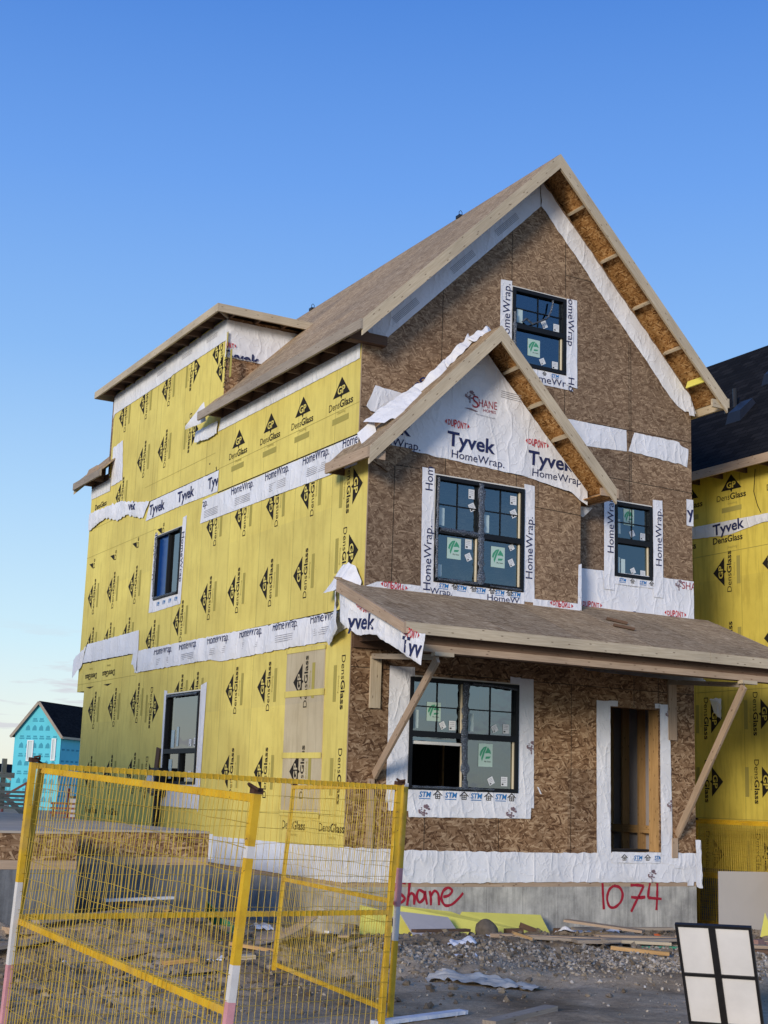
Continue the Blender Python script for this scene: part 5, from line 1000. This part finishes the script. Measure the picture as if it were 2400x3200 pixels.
# sawn wood post with arms and a diagonal at the far side of the deck
gp = thing('guard_post', (-.95, 13.8, .25), 'rough grey timber post with short arms and a diagonal prop on the deck at left', 'timber post')
dv = V((.8686, -.4945, 0))
c0 = V((-.93, 13.8, 0))
MB().bar(c0 + V((0, 0, .25)), c0 + V((0, 0, 1.28)), .09, .09, 'lumber', (0, 1, 0)).build('post', gp)
MB().bar(c0 - dv * .3 + V((0, -.06, .93)), c0 + dv * .22 + V((0, -.06, .93)), .04, .11, 'lumber').build('arm', gp); MB().bar(c0 - dv * .3 + V((0, -.06, .73)), c0 + dv * .15 + V((0, -.06, .73)), .04, .09, 'lumber').build('arm', gp)
MB().bar(c0 + V((0, 0, .62)) - dv * .1, c0 + dv * .68 + V((0, 0, -.02)), .04, .10, 'lumber').build('diagonal_prop', gp)
# lumber stack on the deck edge
for k, (w_, z) in enumerate(((.62, .25), (.66, .33), (.58, .41), (.60, .49), (.50, .57))):
    c = V((-1.05, 12.6, z + .02)); o = MB().bar(c - dv * w_, c + dv * w_ * .55, .28, .05, ('lumber', 'lumber_tan')[k % 2]).build('plank', None, origin=c)
    tag(o, ('lowest', 'second lowest', 'middle', 'second highest', 'topmost')[k] + ' plank of the stack on the deck at the left edge', 'plank', 'planks stacked on the left deck')
# ================================================================== far buildings
def rp(px, py, d):   # point seen at a pixel of the 2400 x 3200 photograph, d metres ahead
    return cam.location + (r_ * ((px - 1200) / 4377.07) - d_ * 0 + f_) * d + d_ * (-(py - 1600) / 4377.07) * d
def far_house(base, yaw, wd, dp, ze_, zr2, name, label, windows=()):
    h = thing(name, base, label, 'house'); R = Matrix.Rotation(yaw, 3, 'Z'); P = lambda x, y, z: V(base) + R @ V((x, y, 0)) + V((0, 0, z - base[2]))
    F = Frame(P(0, 0, 0), R @ V((1, 0, 0)), (0, 0, 1)); a = MB(); plate(a, F, [(-wd / 2, base[2]), (wd / 2, base[2]), (wd / 2, ze_), (0, zr2 - .15), (-wd / 2, ze_)], [], .1, 'cyan'); gw = a.build('gable_wall', h)
    F2_ = Frame(P(wd / 2, 0, 0), R @ V((0, 1, 0)), (0, 0, 1)); a = MB(); plate(a, F2_, rect(0.01, dp, base[2], ze_), [], .1, 'cyan'); sd_ = a.build('side_wall', h)
    F3_ = Frame(P(-wd / 2, dp, 0), R @ V((0, -1, 0)), (0, 0, 1)); a = MB(); plate(a, F3_, rect(0.0, dp - .01, base[2], ze_), [], .1, 'cyan'); a.build('side_wall', h)
    s_ = (zr2 - ze_) / (wd / 2); e_ = .28; b = MB()
    for sg in (-1, 1):
        q = [P(sg * (wd / 2 + e_), -e_, ze_ - s_ * e_), P(0, -e_, zr2), P(0, dp, zr2), P(sg * (wd / 2 + e_), dp, ze_ - s_ * e_)]
        if (q[1] - q[0]).cross(q[3] - q[0]).z < 0: q = q[::-1]
        b.face(q, 'shingle'); b.face([x - V((0, 0, .12)) for x in q][::-1], 'truss')
        for i in range(4): b.face([q[(i + 1) % 4], q[i], q[i] - V((0, 0, .12)), q[(i + 1) % 4] - V((0, 0, .12))], 'truss')
    rf = b.build('roof', h)
    for sg in (-1, 1):
        t = MB(); t.bar(P(sg * (wd / 2 + e_), -e_ - .06, ze_ - s_ * e_ - .12), P(0, -e_ - .06, zr2 - .12), .06, .25, 'lumber_grey', (0, 0, 1)); t.build('rake_board', rf)
    t = MB(); t.bar(P(wd / 2 + e_ + .04, -e_, ze_ - s_ * e_ - .08), P(wd / 2 + e_ + .04, dp, ze_ - s_ * e_ - .08), .06, .2, 'lumber'); t.build('eave_fascia', rf)
    pr = Print(F, .02); z = base[2] + .6
    rn = random.Random(5); k = 0
    while z < zr2 - 1.2:
        half = wd / 2 - .5 if z < ze_ - .3 else (zr2 - z) / s_ - .9; x = -half
        while x < half:
            if k % 2: pr.poly([(x, z), (x + .45, z), (x + .40, z + .35), (x + .25, z + .5), (x + .05, z + .3)], 'cyanink')
            else: pr.poly(rect(x, x + .5, z, z + .12), 'cyanink'); pr.poly(rect(x + .05, x + .42, z + .18, z + .32), 'cyanink')
            x += .68
        z += .8; k += 1
    pr.build('printed_marks', gw)
    for (F_, x0, x1, z0, z1) in windows:
        f = (F, F2_)[F_]; q = MB(); plate(q, Frame(f.O + f.n * .12, f.u, f.v), rect(x0, x1, z0, z1), [rect(x0 + .1, x1 - .1, z0 + .1, z1 - .1)], .12, 'white_wood'); w_ = q.build('window', h); q = MB(); q.face([f.p(a, b, .04) for a, b in rect(x0 + .1, x1 - .1, z0 + .1, z1 - .1)], 'strip'); q.build('pane', w_)
    pr = Print(F2_, .02)
    for j in range(7):
        for i in range(int(dp / .9)): pr.poly(rect(.3 + i * .9, .8 + i * .9, base[2] + .8 + j * 1.05, base[2] + .95 + j * 1.05), 'cyanink')
    pr.build('printed_marks', sd_)
gl = V((26.15, 114.3, 0)); gr = V((29.5, 110.9, 0)); mid_ = (gl + gr) / 2; yaw = math.atan2(gr.y - gl.y, gr.x - gl.x); wd = (gr - gl).length
far_house((mid_.x, mid_.y, -2.0), yaw, wd, 12, 5.6, 8.5, 'turquoise_house', 'turquoise wrapped house with dark shingle roof far behind at the left', [(0, -1.0, -.35, 3.0, 4.9), (0, 1.5, 1.95, 3.1, 5.1)])
q = rp(22, 2455, 170); far_house((q.x - 3, q.y, -2.0), yaw + .2, 8, 10, 1.4, 3.4, 'turquoise_house', 'low turquoise house farther off, half hidden by the timber post at left')
# red and grey building materials beyond the deck
c = rp(200, 2556, 48)
rd = thing('red_steel_rack', (c.x, c.y, -1), 'red steel rack standing beyond the deck by the turquoise house', 'rack')
for i in range(4): MB().bar(c + V((0, 0, .0 + i * .16)) - dv * .5, c + V((0, 0, .0 + i * .16)) + dv * .7, .05, .07, 'redpaint').build('rail', rd)
for x in (-.4, .1, .6): MB().bar(c + dv * x + V((0, 0, -1.2)), c + dv * x + V((0, 0, 1.0 if x == .1 else .5)), .06, .06, 'redpaint', (0, 1, 0)).build('post', rd)
c2 = c + V((2.5, 4, 0)); tr = thing('site_trailer', (c2.x, c2.y, -1), 'low grey trailer behind the red rack', 'trailer'); t = MB(); t.bar(c2 + V((0, 0, .25)) - dv * .9, c2 + V((0, 0, .25)) + dv * 2.2, 1.6, .75, 'greyback'); t.build('body', tr); t = MB(); t.bar(c2 + V((0, 0, .68)) - dv * .95, c2 + V((0, 0, .68)) + dv * 2.25, 1.7, .08, 'frame'); t.build('lid', tr)
for s_ in (-.4, 1.5): MB().tube([c2 + dv * s_ + V((0, 0, -.6)) - V((.3, .8, 0)), c2 + dv * s_ + V((0, 0, -.6)) - V((.3, .6, 0))], .38, 'frame', 12).build('wheel', tr)
c3 = rp(20, 2500, 40); t = thing('stair_stringer', (c3.x, c3.y, -1), 'red steel sawhorse beside the plank stack at the left edge', 'sawhorse')
MB().bar(c3 - dv * .1 + V((0, 0, .1)), c3 + dv * .55 + V((0, 0, .5)), .05, .06, 'redpaint').build('leg', t); MB().bar(c3 + dv * .5 + V((0, 0, -.9)), c3 + dv * .55 + V((0, 0, .5)), .05, .06, 'redpaint').build('leg', t); MB().bar(c3 - dv * .1 + V((0, 0, .1)), c3 - dv * .1 + V((0, 0, -.9)), .05, .06, 'redpaint').build('leg', t)
t.name = 'sawhorse'
# unseen house added at left to shade the foot of the yellow wall
sh = thing('added_shade_house', (-14, 4, -1), 'unseen yellow gable house added at left to shade the side wall', 'house')
F_ = Frame((-11, 9, 0), (0, -1, 0), (0, 0, 1)); 
a = MB(); a.box(-17, -11, -3.0, 9, -1.0, 4.0, 'yellow'); a.build('wall', sh)
a = MB()
for x0, x1 in ((-17.4, -14), (-10.6, -14)):
    q = [V((x0, -3.4, 4.0)), V((x1, -3.4, 6.6)), V((x1, 9.4, 6.6)), V((x0, 9.4, 4.0))]; q = q if (q[1] - q[0]).cross(q[3] - q[0]).z > 0 else q[::-1]; a.face(q, 'osb_roof')
a.face([(-17, -3.0, 4.01), (-11, -3.0, 4.01), (-14, -3.0, 6.5)], 'osb'); a.face([(-11, 9, 4.01), (-17, 9, 4.01), (-14, 9, 6.5)], 'osb'); a.build('roof', sh)
# ================================================================== ground
def sm(a, b, x): t = max(0, min(1, (x - a) / (b - a))); return t * t * (3 - 2 * t)
def gz(x, y, fine=True):
    z = -1.0
    z += .34 * sm(-1.6, -3.0, x) * sm(-3.2, -1.2, y)
    if x > -.5: z -= .07 * sm(-1.2, -.3, y)
    z -= .30 * sm(6.2, 7.4, x) * sm(-2.5, 0, y)
    s_ = .479 * x + .855 * y; z += .11 * sm(-5.0, -4.4, s_) * (1 - sm(-2.6, -1.7, s_)) * sm(-2.2, -.6, x)
    z += .15 * math.exp(-((x - .3) / .7) ** 2 - ((y + 2.2) / .6) ** 2) + .14 * math.exp(-((x + 2.6) / 1.4) ** 2 - ((y + 3.6) / .6) ** 2)
    z += .03 * math.exp(-((x - 3.4) / 1.3) ** 2 - ((y + 2.0) / .7) ** 2)
    if fine:
        d = math.hypot(x, y + 4)
        k = 1 if d < 14 else .3
        rough = sm(-5.6, -4.2, y) * sm(0.8, -.6, y) * .9 + .12
        z += k * (.035 * noise.noise(V((x * .9, y * 1.3, 0))) + rough * (.07 * noise.noise(V((x * 2.4, y * 2.4, 3))) + .045 * noise.noise(V((x * 6, y * 6, 7))) + .022 * noise.noise(V((x * 15, y * 15, 1)))) + .010 * noise.noise(V((x * 3, y * 12, 5))))
    return z
def axis(lo, hi, f0, f1, st):
    a = []; x = f0
    while x < f1: a.append(x); x += st
    x = f1; s_ = st
    while x < hi: a.append(x); s_ *= 1.25; x += s_
    a.append(hi); x = f0; s_ = st; b = []
    while True:
        s_ *= 1.25; x -= s_
        if x <= lo: b.append(lo); break
        b.append(x)
    return b[::-1] + a
xs_ = axis(-3000, 3000, -8.5, 7.5, .06); ys_ = axis(-3000, 3000, -9.5, .5, .06)
me = bpy.data.meshes.new('ground'); vs = [(x, y, gz(x, y)) for y in ys_ for x in xs_]; nx = len(xs_)
fs = [(j * nx + i, j * nx + i + 1, (j + 1) * nx + i + 1, (j + 1) * nx + i) for j in range(len(ys_) - 1) for i in range(nx - 1)]
# the ground is opened where the basements are dug
def inside(x, y): return (.1 < x < 6.0 and .1 < y < 11.4)
fs = [f for f in fs if not inside(sum(vs[k][0] for k in f) / 4, sum(vs[k][1] for k in f) / 4)]
me.from_pydata(vs, [], fs); me.materials.append(M['mud']); me.polygons.foreach_set('use_smooth', [True] * len(me.polygons)); go = bpy.data.objects.new('ground', me); col.objects.link(go); go['kind'] = 'structure'
# crushed stone and clods
def rocks(name, n, place_, smin, smax, tones, seed, label):
    rn = random.Random(seed); mb = MB(); mb.tone = []
    base = [V((0, 0, 1)), V((.9, 0, .2)), V((.2, .9, .1)), V((-.8, .4, 0)), V((-.4, -.8, .2)), V((.5, -.7, -.2)), V((0, 0, -.8))]
    T_ = ((0, 1, 2), (0, 2, 3), (0, 3, 4), (0, 4, 5), (0, 5, 1), (6, 2, 1), (6, 3, 2), (6, 4, 3), (6, 5, 4), (6, 1, 5))
    mid = mb.mid('stone')
    for k in range(n):
        q = place_(rn)
        if q is None: continue
        x, y = q; s_ = smin + (smax - smin) * rn.random() ** 3; R = Matrix.Rotation(rn.uniform(0, 6.28), 3, V((rn.gauss(0, 1), rn.gauss(0, 1), rn.gauss(0, 1))).normalized()); c = V((x, y, gz(x, y) + s_ * .25)); b = len(mb.v); tn = rn.choice(tones) + rn.uniform(-.12, .12)
        for v in base: mb.v.append(c + R @ V((v.x * s_ * rn.uniform(.7, 1.3), v.y * s_ * rn.uniform(.6, 1.1), v.z * s_ * rn.uniform(.5, .9)))); mb.tone.append(max(0, min(1, tn)))
        for t in T_: mb.f.append(tuple(b + i for i in t)); mb.mi.append(mid); mb.uv.append([(0, 0)] * 3)
    o = mb.build(name, None); tag(o, label, kind='stuff', cat='gravel'); return o
def inramp(rn):
    x, y = rn.uniform(-1.6, 6.5), rn.uniform(-8.6, -1.6); s_ = .479 * x + .855 * y; k = .35 * noise.noise(V((x * 1.4, y, 2)))
    if s_ < -4.75 + k or s_ > -1.95 + k * 1.3 or (x < .3 and s_ > -2.9) or rn.random() > .25 + .75 * sm(-4.8, -3.8, s_): return None
    return x, y
rocks('gravel', 34000, inramp, .010, .036, (.35, .5, .65, .8), 11, 'ridge of crushed grey gravel in front of the house')
def clod(rn):
    x, y = rn.uniform(-6.5, 6.0), rn.uniform(-6.2, -.25)
    if rn.random() > .3 + .7 * sm(-5.5, -4.2, y): return None
    return x, y
rocks('mud_clods', 7500, clod, .010, .06, (.0, .08, .15, .3), 12, 'loose clods of dark mud and stones over the building plot')
def flat(rn): return rn.uniform(-8, 6), rn.uniform(-9.5, -4.5)
rocks('small_stones', 1800, flat, .006, .022, (.2, .4, .7), 13, 'small stones scattered over the flat muddy foreground')
# ================================================================== loose things on the ground
def on(x, y, z=0): return V((x, y, gz(x, y, False) + z))
def plank(a, b, w_, h_, mat, name, label, cat, group=None, za=.02, zb=.02, roll=0):
    A = on(a[0], a[1], za); B = on(b[0], b[1], zb); up = V((math.sin(roll), 0, math.cos(roll)))
    o = MB().bar(A, B, w_, h_, mat, up).build(name, None, origin=(A + B) / 2); return tag(o, label, cat, group)
# yellow sheathing strip leaning on the foundation, with a grey-backed piece in front
def slab(c, th, mat, name, label, cat, back=None):
    c = [V(x) for x in c]; n_ = (c[1] - c[0]).cross(c[-1] - c[0]).normalized(); mb = MB()
    k = [x - n_ * th for x in c]; L = [c[0]]
    mb.face(c, mat); mb.face(k[::-1], back or mat); m_ = len(c)
    for i in range(m_): mb.face([c[(i + 1) % m_], c[i], k[i], k[(i + 1) % m_]], 'greyback')
    o = mb.build(name, None, origin=sum(c, V()) / m_); return tag(o, label, cat)
slab([(.62, -.50, -1.03), (2.95, -.60, -1.06), (3.09, -.15, -.82), (1.78, -.15, -.765), (1.72, -.20, -.80), (1.60, -.15, -.76), (.62, -.15, -.66)], .014, 'yellow_bare', 'sheathing_offcut', 'long bare yellow sheathing strip leaning on the foundation, notched along its top', 'board offcut')
slab([(.70, -.72, -1.02), (1.42, -.74, -1.05), (1.34, -.50, -.80), (.60, -.48, -.72)], .014, 'greyback', 'sheathing_offcut', 'grey backed sheathing piece leaning in front of the long yellow strip', 'board offcut')
slab([(.05, -.45, -1.0), (.55, -.52, -1.02), (.55, -.2, -.74), (.18, -.18, -.66)], .014, 'yellow_bare', 'sheathing_offcut', 'small yellow sheathing piece seen through the fence at the foundation corner', 'board offcut')
# round clod of dried mud
ck = MB(); import itertools
bm = bmesh.new(); bmesh.ops.create_icosphere(bm, subdivisions=3, radius=.15)
for v in bm.verts: v.co *= 1 + .22 * noise.noise(v.co * 6) + .08 * noise.noise(v.co * 20); v.co.z *= 1.05
me = bpy.data.meshes.new('boulder'); bm.to_mesh(me); me.materials.append(plain('dry_clay', (.15, .125, .10), .95, .1, .3, 12)); me.polygons.foreach_set('use_smooth', [True] * len(me.polygons)); o = bpy.data.objects.new('boulder', me); col.objects.link(o); o.location = on(1.62, -1.0, .07); tag(o, 'round brown lump of clay in front of the yellow strip', 'boulder')
plank((1.45, -1.35), (3.3, -2.9), .16, .045, 'lumber_tan', 'plank', 'long muddy plank lying from the clay lump towards the gravel', 'plank', None, .05, .07)
plank((2.05, -.80), (2.28, -.86), .12, .07, 'truss', 'wood_block', 'dark wood block lying flat before the yellow strip', 'wood block', None, .06, .06)
plank((2.30, -.78), (2.52, -.90), .10, .07, 'truss', 'wood_block', 'dark wood block tipped up beside the flat one before the yellow strip', 'wood block', None, .14, .04)
plank((3.05, -.55), (3.35, -.6), .12, .06, 'truss', 'wood_block', 'brown block against the foundation right of the yellow strip', 'wood block', None, .06, .06)
plank((2.7, -1.25), (3.35, -2.05), .22, .03, 'lumber_tan', 'plank', 'short wide board sloping down on the heap of boards by the sign frame', 'plank', None, .20, .10)
plank((1.9, -2.5), (3.9, -3.1), .22, .04, 'lumber_grey', 'plank', 'weathered plank at the bottom of the heap behind the sign frame', 'plank', None, .08, .08)
plank((2.0, -2.95), (4.0, -3.2), .16, .03, 'lumber_grey', 'plank', 'thin grey plank on top of the heap behind the sign frame', 'plank', None, .13, .14)
plank((2.2, -3.35), (3.4, -3.7), .05, .02, 'green', 'green_strip', 'thin green strip along the heap of planks', 'strip', None, .09, .09)
plank((1.3, -3.95), (1.75, -4.4), .09, .04, 'lumber_warm', 'wood_offcut', 'pale wood offcut lying on the gravel edge left of the sign frame', 'wood offcut', None, .06, .03)
plank((.95, -2.55), (1.15, -2.65), .14, .03, 'lumber_warm', 'wood_offcut', 'orange wood chip on top of the gravel ridge', 'wood offcut', None, .16, .12)
plank((-3.35, -6.9), (-2.35, -6.6), .10, .03, 'wrap_shade_grey', 'metal_strip', 'pale grey strip lying on the mud at the bottom edge', 'strip', None, .02, .02)
plank((-2.5, -7.2), (-1.55, -6.72), .12, .045, 'lumber_grey', 'plank', 'weathered plank lying on the mud at the bottom edge beside the pale strip', 'plank', None, .02, .03)
for k, (a, b, w_, mt, lb) in enumerate((((1.7, -1.6), (3.2, -3.3), .14, 'lumber_grey', 'grey plank crossing the heap from the clay lump side'), ((2.6, -2.0), (4.1, -2.7), .12, 'lumber_tan', 'tan plank high on the heap behind the sign frame'), ((3.0, -1.0), (4.4, -1.4), .10, 'lumber_grey', 'narrow grey board lying by the foundation right of the white wrap scrap'), ((.4, -1.2), (1.3, -1.05), .10, 'truss', 'dark board half buried left of the clay lump'), ((3.4, -2.6), (4.6, -3.6), .18, 'lumber_tan', 'wide tan board running behind the sign frame to the right edge'), ((2.2, -3.0), (2.75, -3.25), .14, 'lumber', 'short pale offcut on the heap left of the sign frame'))):
    plank(a, b, w_, .035, mt, 'plank', lb, 'plank', None, .05 + .015 * k, .06 + .01 * k)
# behind the fence
for k, (a, b, w_, mt, lb) in enumerate((((-5.6, -2.6), (-4.4, -2.2), .14, 'lumber_grey', 'grey board lying in front of the left concrete block'), ((-4.2, -2.9), (-3.3, -2.5), .10, 'lumber_tan', 'tan board lying on the dirt in the middle of the near fence panel'), ((-1.6, -2.9), (-.9, -2.4), .10, 'lumber_tan', 'small tan board on the dirt by the swung-back fence panel'), ((-2.6, -2.4), (-2.2, -2.9), .08, 'lumber_warm', 'short orange board beside the curled plywood'), ((-.9, -.9), (-.2, -.7), .10, 'truss', 'dark board by the house corner behind the fence'))):
    plank(a, b, w_, .035, mt, 'plank', lb, 'plank', None, .04, .05)
plank((-3.75, -3.42), (-3.40, -3.46), .12, .04, 'lumber_warm', 'wood_offcut', 'orange wood offcut seen through the nearest fence panel', 'wood offcut')
plank((-3.10, -3.68), (-2.92, -3.7), .14, .05, 'lumber', 'wood_offcut', 'pale wood offcut right beside the painted fence post', 'wood offcut')
plank((-4.9, -2.0), (-2.2, -1.3), .22, .06, 'lumber_tan', 'plank', 'wide brown plank lying before the concrete wall behind the fence', 'plank', None, .05, .05)
plank((-4.6, -1.95), (-2.9, -1.25), .12, .04, 'lumber_grey', 'plank', 'grey plank lying askew on the wide brown plank', 'plank', None, .12, .09)
plank((-3.9, -.95), (-2.6, -.86), .14, .035, 'lumber_warm', 'plank', 'bright board sloping against the concrete wall behind the fence', 'plank', None, .22, .05)
plank((-3.6, -1.1), (-2.7, -.9), .09, .03, 'white_wood', 'white_strip', 'white strip lying on the bright board by the concrete wall', 'strip', None, .15, .20)
plank((-4.3, -4.15), (-3.3, -4.05), .03, .02, 'frame', 'pipe_length', 'thin dark rod on the mud behind the nearest fence panel', 'rod', None, .01, .01)
plank((-2.05, .3), (-1.78, -.55), .03, .16, 'green', 'green_board', 'green edged board leaning in the gap beside the deck', 'board offcut', None, .42, .05)
plank((-2.0, .3), (-1.72, -.58), .02, .06, 'white_wood', 'white_strip', 'white strip leaning beside the green board', 'strip', None, .44, .05)
# curled sheet of plywood
cs = MB(); c0 = on(-1.75, -1.9, .02)
for i in range(14):
    t0, t1 = i / 14, (i + 1) / 14; f = lambda t: V((c0.x - .45 + .95 * t, c0.y - .25 + .35 * t, c0.z + .05 + .26 * t * t))
    a, b = f(t0), f(t1); k = V((.30, .62, .02)); cs.face([a, b, b + k, a + k], 'lumber_tan'); cs.face([a - V((0, 0, .02)), a + k - V((0, 0, .02)), b + k - V((0, 0, .02)), b - V((0, 0, .02))], 'lumber_tan'); cs.face([a, a - V((0, 0, .02)), b - V((0, 0, .02)), b], 'lumber_grey'); 
o = cs.build('plywood_sheet', None, smooth=True, origin=c0); tag(o, 'curled up sheet of thin plywood on the mud behind the fence', 'plywood')
plank((-.75, -1.5), (.15, .0), .13, .03, 'lumber_tan', 'plank', 'narrow board lying in the dirt behind the swung-back fence panel', 'plank', None, .08, .14)
plank((-.3, -.2), (.05, .2) if False else (-.1, -.1), .07, .03, 'white_wood', 'white_strip', 'short white strip near the house corner behind the fence', 'strip', None, .08, .05)
# plastic and wrap lying about
def rag(c, lx, ly, ang, amp, mat, name, label, cat, seed, h=.05):
    mb = MB(); n_ = 26; R = Matrix.Rotation(ang, 3, 'Z'); P = []
    for i in range(n_ + 1):
        row = []
        for j in range(13):
            u, v_ = i / n_ - .5, j / 12 - .5; w_ = 1 - .45 * abs(noise.noise(V((u * 5, seed, 0)))) - .5 * abs(u); q = R @ V((lx * u, ly * v_ * w_ * 1.3 + .12 * ly * noise.noise(V((u * 4, seed, 8))), 0)); x, y = c[0] + q.x, c[1] + q.y
            row.append(V((x, y, gz(x, y) + .012 + h * (1 - 4 * v_ * v_) * .4 + amp * abs(noise.noise(V((x * 7, y * 7, seed)))))))
        P.append(row)
    for i in range(n_):
        for j in range(12): mb.face([P[i][j], P[i + 1][j], P[i + 1][j + 1], P[i][j + 1]], mat)
    o = mb.build(name, None, smooth=True, origin=V((c[0], c[1], gz(*c)))); return tag(o, label, cat)
rag((-1.15, -5.1), 1.15, .36, math.radians(-60), .07, 'dirtyfilm', 'plastic_sheet', 'crumpled pale plastic sheet lying on the mud before the gravel', 'plastic sheet', 3)
rag((3.3, -1.0), 1.0, .28, math.radians(-62), .06, 'wrap', 'wrap_scrap', 'long crumpled scrap of white wrap at the foot of the foundation', 'wrap scrap', 5)
rag((-.05, -3.0), .34, .22, .4, .08, 'wrap', 'wrap_scrap', 'small white scrap on the dark mound by the gravel', 'wrap scrap', 6)
rag((-.6, -3.9), .3, .12, .2, .04, 'wrap', 'wrap_scrap', 'tiny white scrap lying on the stones near the plastic sheet', 'wrap scrap', 7)
rag((-1.0, .3), .3, .22, .2, .08, 'wrap', 'wrap_scrap', 'crumpled white scrap behind the swung-back fence panel', 'wrap scrap', 8)
rag((3.9, -2.0), .5, .16, math.radians(-55), .03, 'orangepaint', 'warning_tape', 'orange warning tape half buried near the sign frame', 'tape', 9)
rag((1.55, -1.28), .22, .12, .1, .05, 'wrap', 'wrap_scrap', 'white scrap under the clay lump', 'wrap scrap', 10)
for k, (x, y) in enumerate(((-3.3, -3.45), (-3.2, -3.5), (-4.6, -3.1))): rag((x, y), .12, .07, .5 * k, .03, 'wrap', 'wrap_scrap', ('tiny white scrap left of the pale offcut', 'tiny white scrap touching the pale offcut', 'tiny white scrap far left behind the mesh')[k], 'wrap scrap', 20 + k)
# framed white sign back, leaning
sg = thing('sign_frame', (-.785, -7.558, -1.0), 'black steel frame with four white panels leaning at the lower right', 'sign frame')
Wp, Hp = .6, .9
m_ = MB()
for a in (0, Wp - .022): m_.box(a, a + .022, -.016, .016, 0, Hp, 'black_steel')
for a in (0, Hp - .022): m_.box(.022, Wp - .022, -.0155, .0155, a, a + .022, 'black_steel')
m_.build('frame', sg); MB().box(.265, .318, -.022, .012, .022, Hp - .022, 'black_steel').build('middle_bar', sg)
MB().box(.022, .264, -.018, .01, .44, .465, 'black_steel').build('cross_bar', sg); MB().box(.319, Wp - .022, -.018, .01, .44, .465, 'black_steel').build('cross_bar', sg)
for a, b in ((.022, .265), (.318, Wp - .022)):
    for c, d in ((.022, .44), (.465, Hp - .022)): MB().box(a, b, -.004, .004, c, d, 'white_panel').build('panel', sg)
def place_local(root, O, yaw, slope, lean):
    d = V((math.cos(yaw) * math.cos(slope), math.sin(yaw) * math.cos(slope), math.sin(slope))); n0 = d.cross(V((0, 0, 1))).normalized(); up0 = n0.cross(d); up = up0 * math.cos(lean) + n0 * math.sin(lean); root.matrix_world = Matrix(((*d, 0), (*up.cross(d), 0), (*up, 0), (0, 0, 0, 1))).transposed(); root.location = V(O)
for ch in sg.children:       # parts were built in the frame's own coordinates
    ch.data.transform(Matrix.Translation(V((-.785, -7.558, -1.0))))
place_local(sg, (-.785, -7.558, -1.0), -.945, .02, .463)
st = MB().bar((-.22, -7.45, -1.02), (-.42, -7.62, -.35), .03, .03, 'black_steel').build('prop_leg', None)
bpy.data.objects.remove(st)
# right edge: beige board, yellow triangle, bin, bricks
slab([(6.50, -.05, -1.12), (7.75, -.05, -1.30), (7.75, .12, -.24), (6.66, .12, -.23)], .013, 'beige', 'beige_board', 'large beige board leaning in the gap between the two houses', 'board')
slab([(5.35, -2.05, -1.1), (5.65, -2.1, -1.12), (5.58, -1.95, -.66)], .014, 'yellow_bare', 'sheathing_offcut', 'yellow triangular offcut beside the grey bin at the right edge', 'board offcut')
b = MB(); cx, cy = 5.42, -2.75; z0 = -1.05
for (r0, a, r1, c) in ((.20, 0, .27, .62), (.29, .62, .29, .66)):
    n_ = 20
    for k in range(n_):
        t0, t1 = 2 * math.pi * k / n_, 2 * math.pi * (k + 1) / n_; b.face([(cx + r0 * math.cos(t0), cy + r0 * math.sin(t0), z0 + a), (cx + r0 * math.cos(t1), cy + r0 * math.sin(t1), z0 + a), (cx + r1 * math.cos(t1), cy + r1 * math.sin(t1), z0 + c), (cx + r1 * math.cos(t0), cy + r1 * math.sin(t0), z0 + c)], 'bin')
b.face([(cx + .29 * math.cos(2 * math.pi * k / 20), cy + .29 * math.sin(2 * math.pi * k / 20), z0 + .66) for k in range(20)], 'bin'); o = b.build('waste_bin', None, smooth=False, origin=(cx, cy, z0)); tag(o, 'dark grey plastic bin cut by the right edge', 'bin')
rb = random.Random(9)
for k in range(9):
    x, y = 3.72 + rb.uniform(-.25, .35), -3.55 + rb.uniform(-.35, .3); c = on(x, y, .05 + .06 * (k // 4)); o = MB().bar(c - V((.08, .03 * (k % 3 - 1), 0)), c + V((.08, .03 * (k % 3 - 1), 0)), .09, .06, 'brick').build('brick', None, origin=c); tag(o, 'broken reddish brick in the little pile right of the sign frame', 'brick', 'bricks piled behind the sign frame')
plank((2.9, -4.1), (4.3, -4.6), .16, .05, 'lumber_tan', 'plank', 'brown plank under the brick pile at the right edge', 'plank', None, .12, .12)
plank((2.7, -4.5), (3.9, -5.1), .14, .05, 'truss', 'plank', 'dark plank lying lowest at the right edge behind the sign frame', 'plank', None, .05, .05)
# small marker left on the wall is part of the wall
o, p = wrap(FRONT, [(3.11, .94), (3.14, .935)], [(3.17, .845), (3.20, .84)], 80, .002, .006, par=fw)
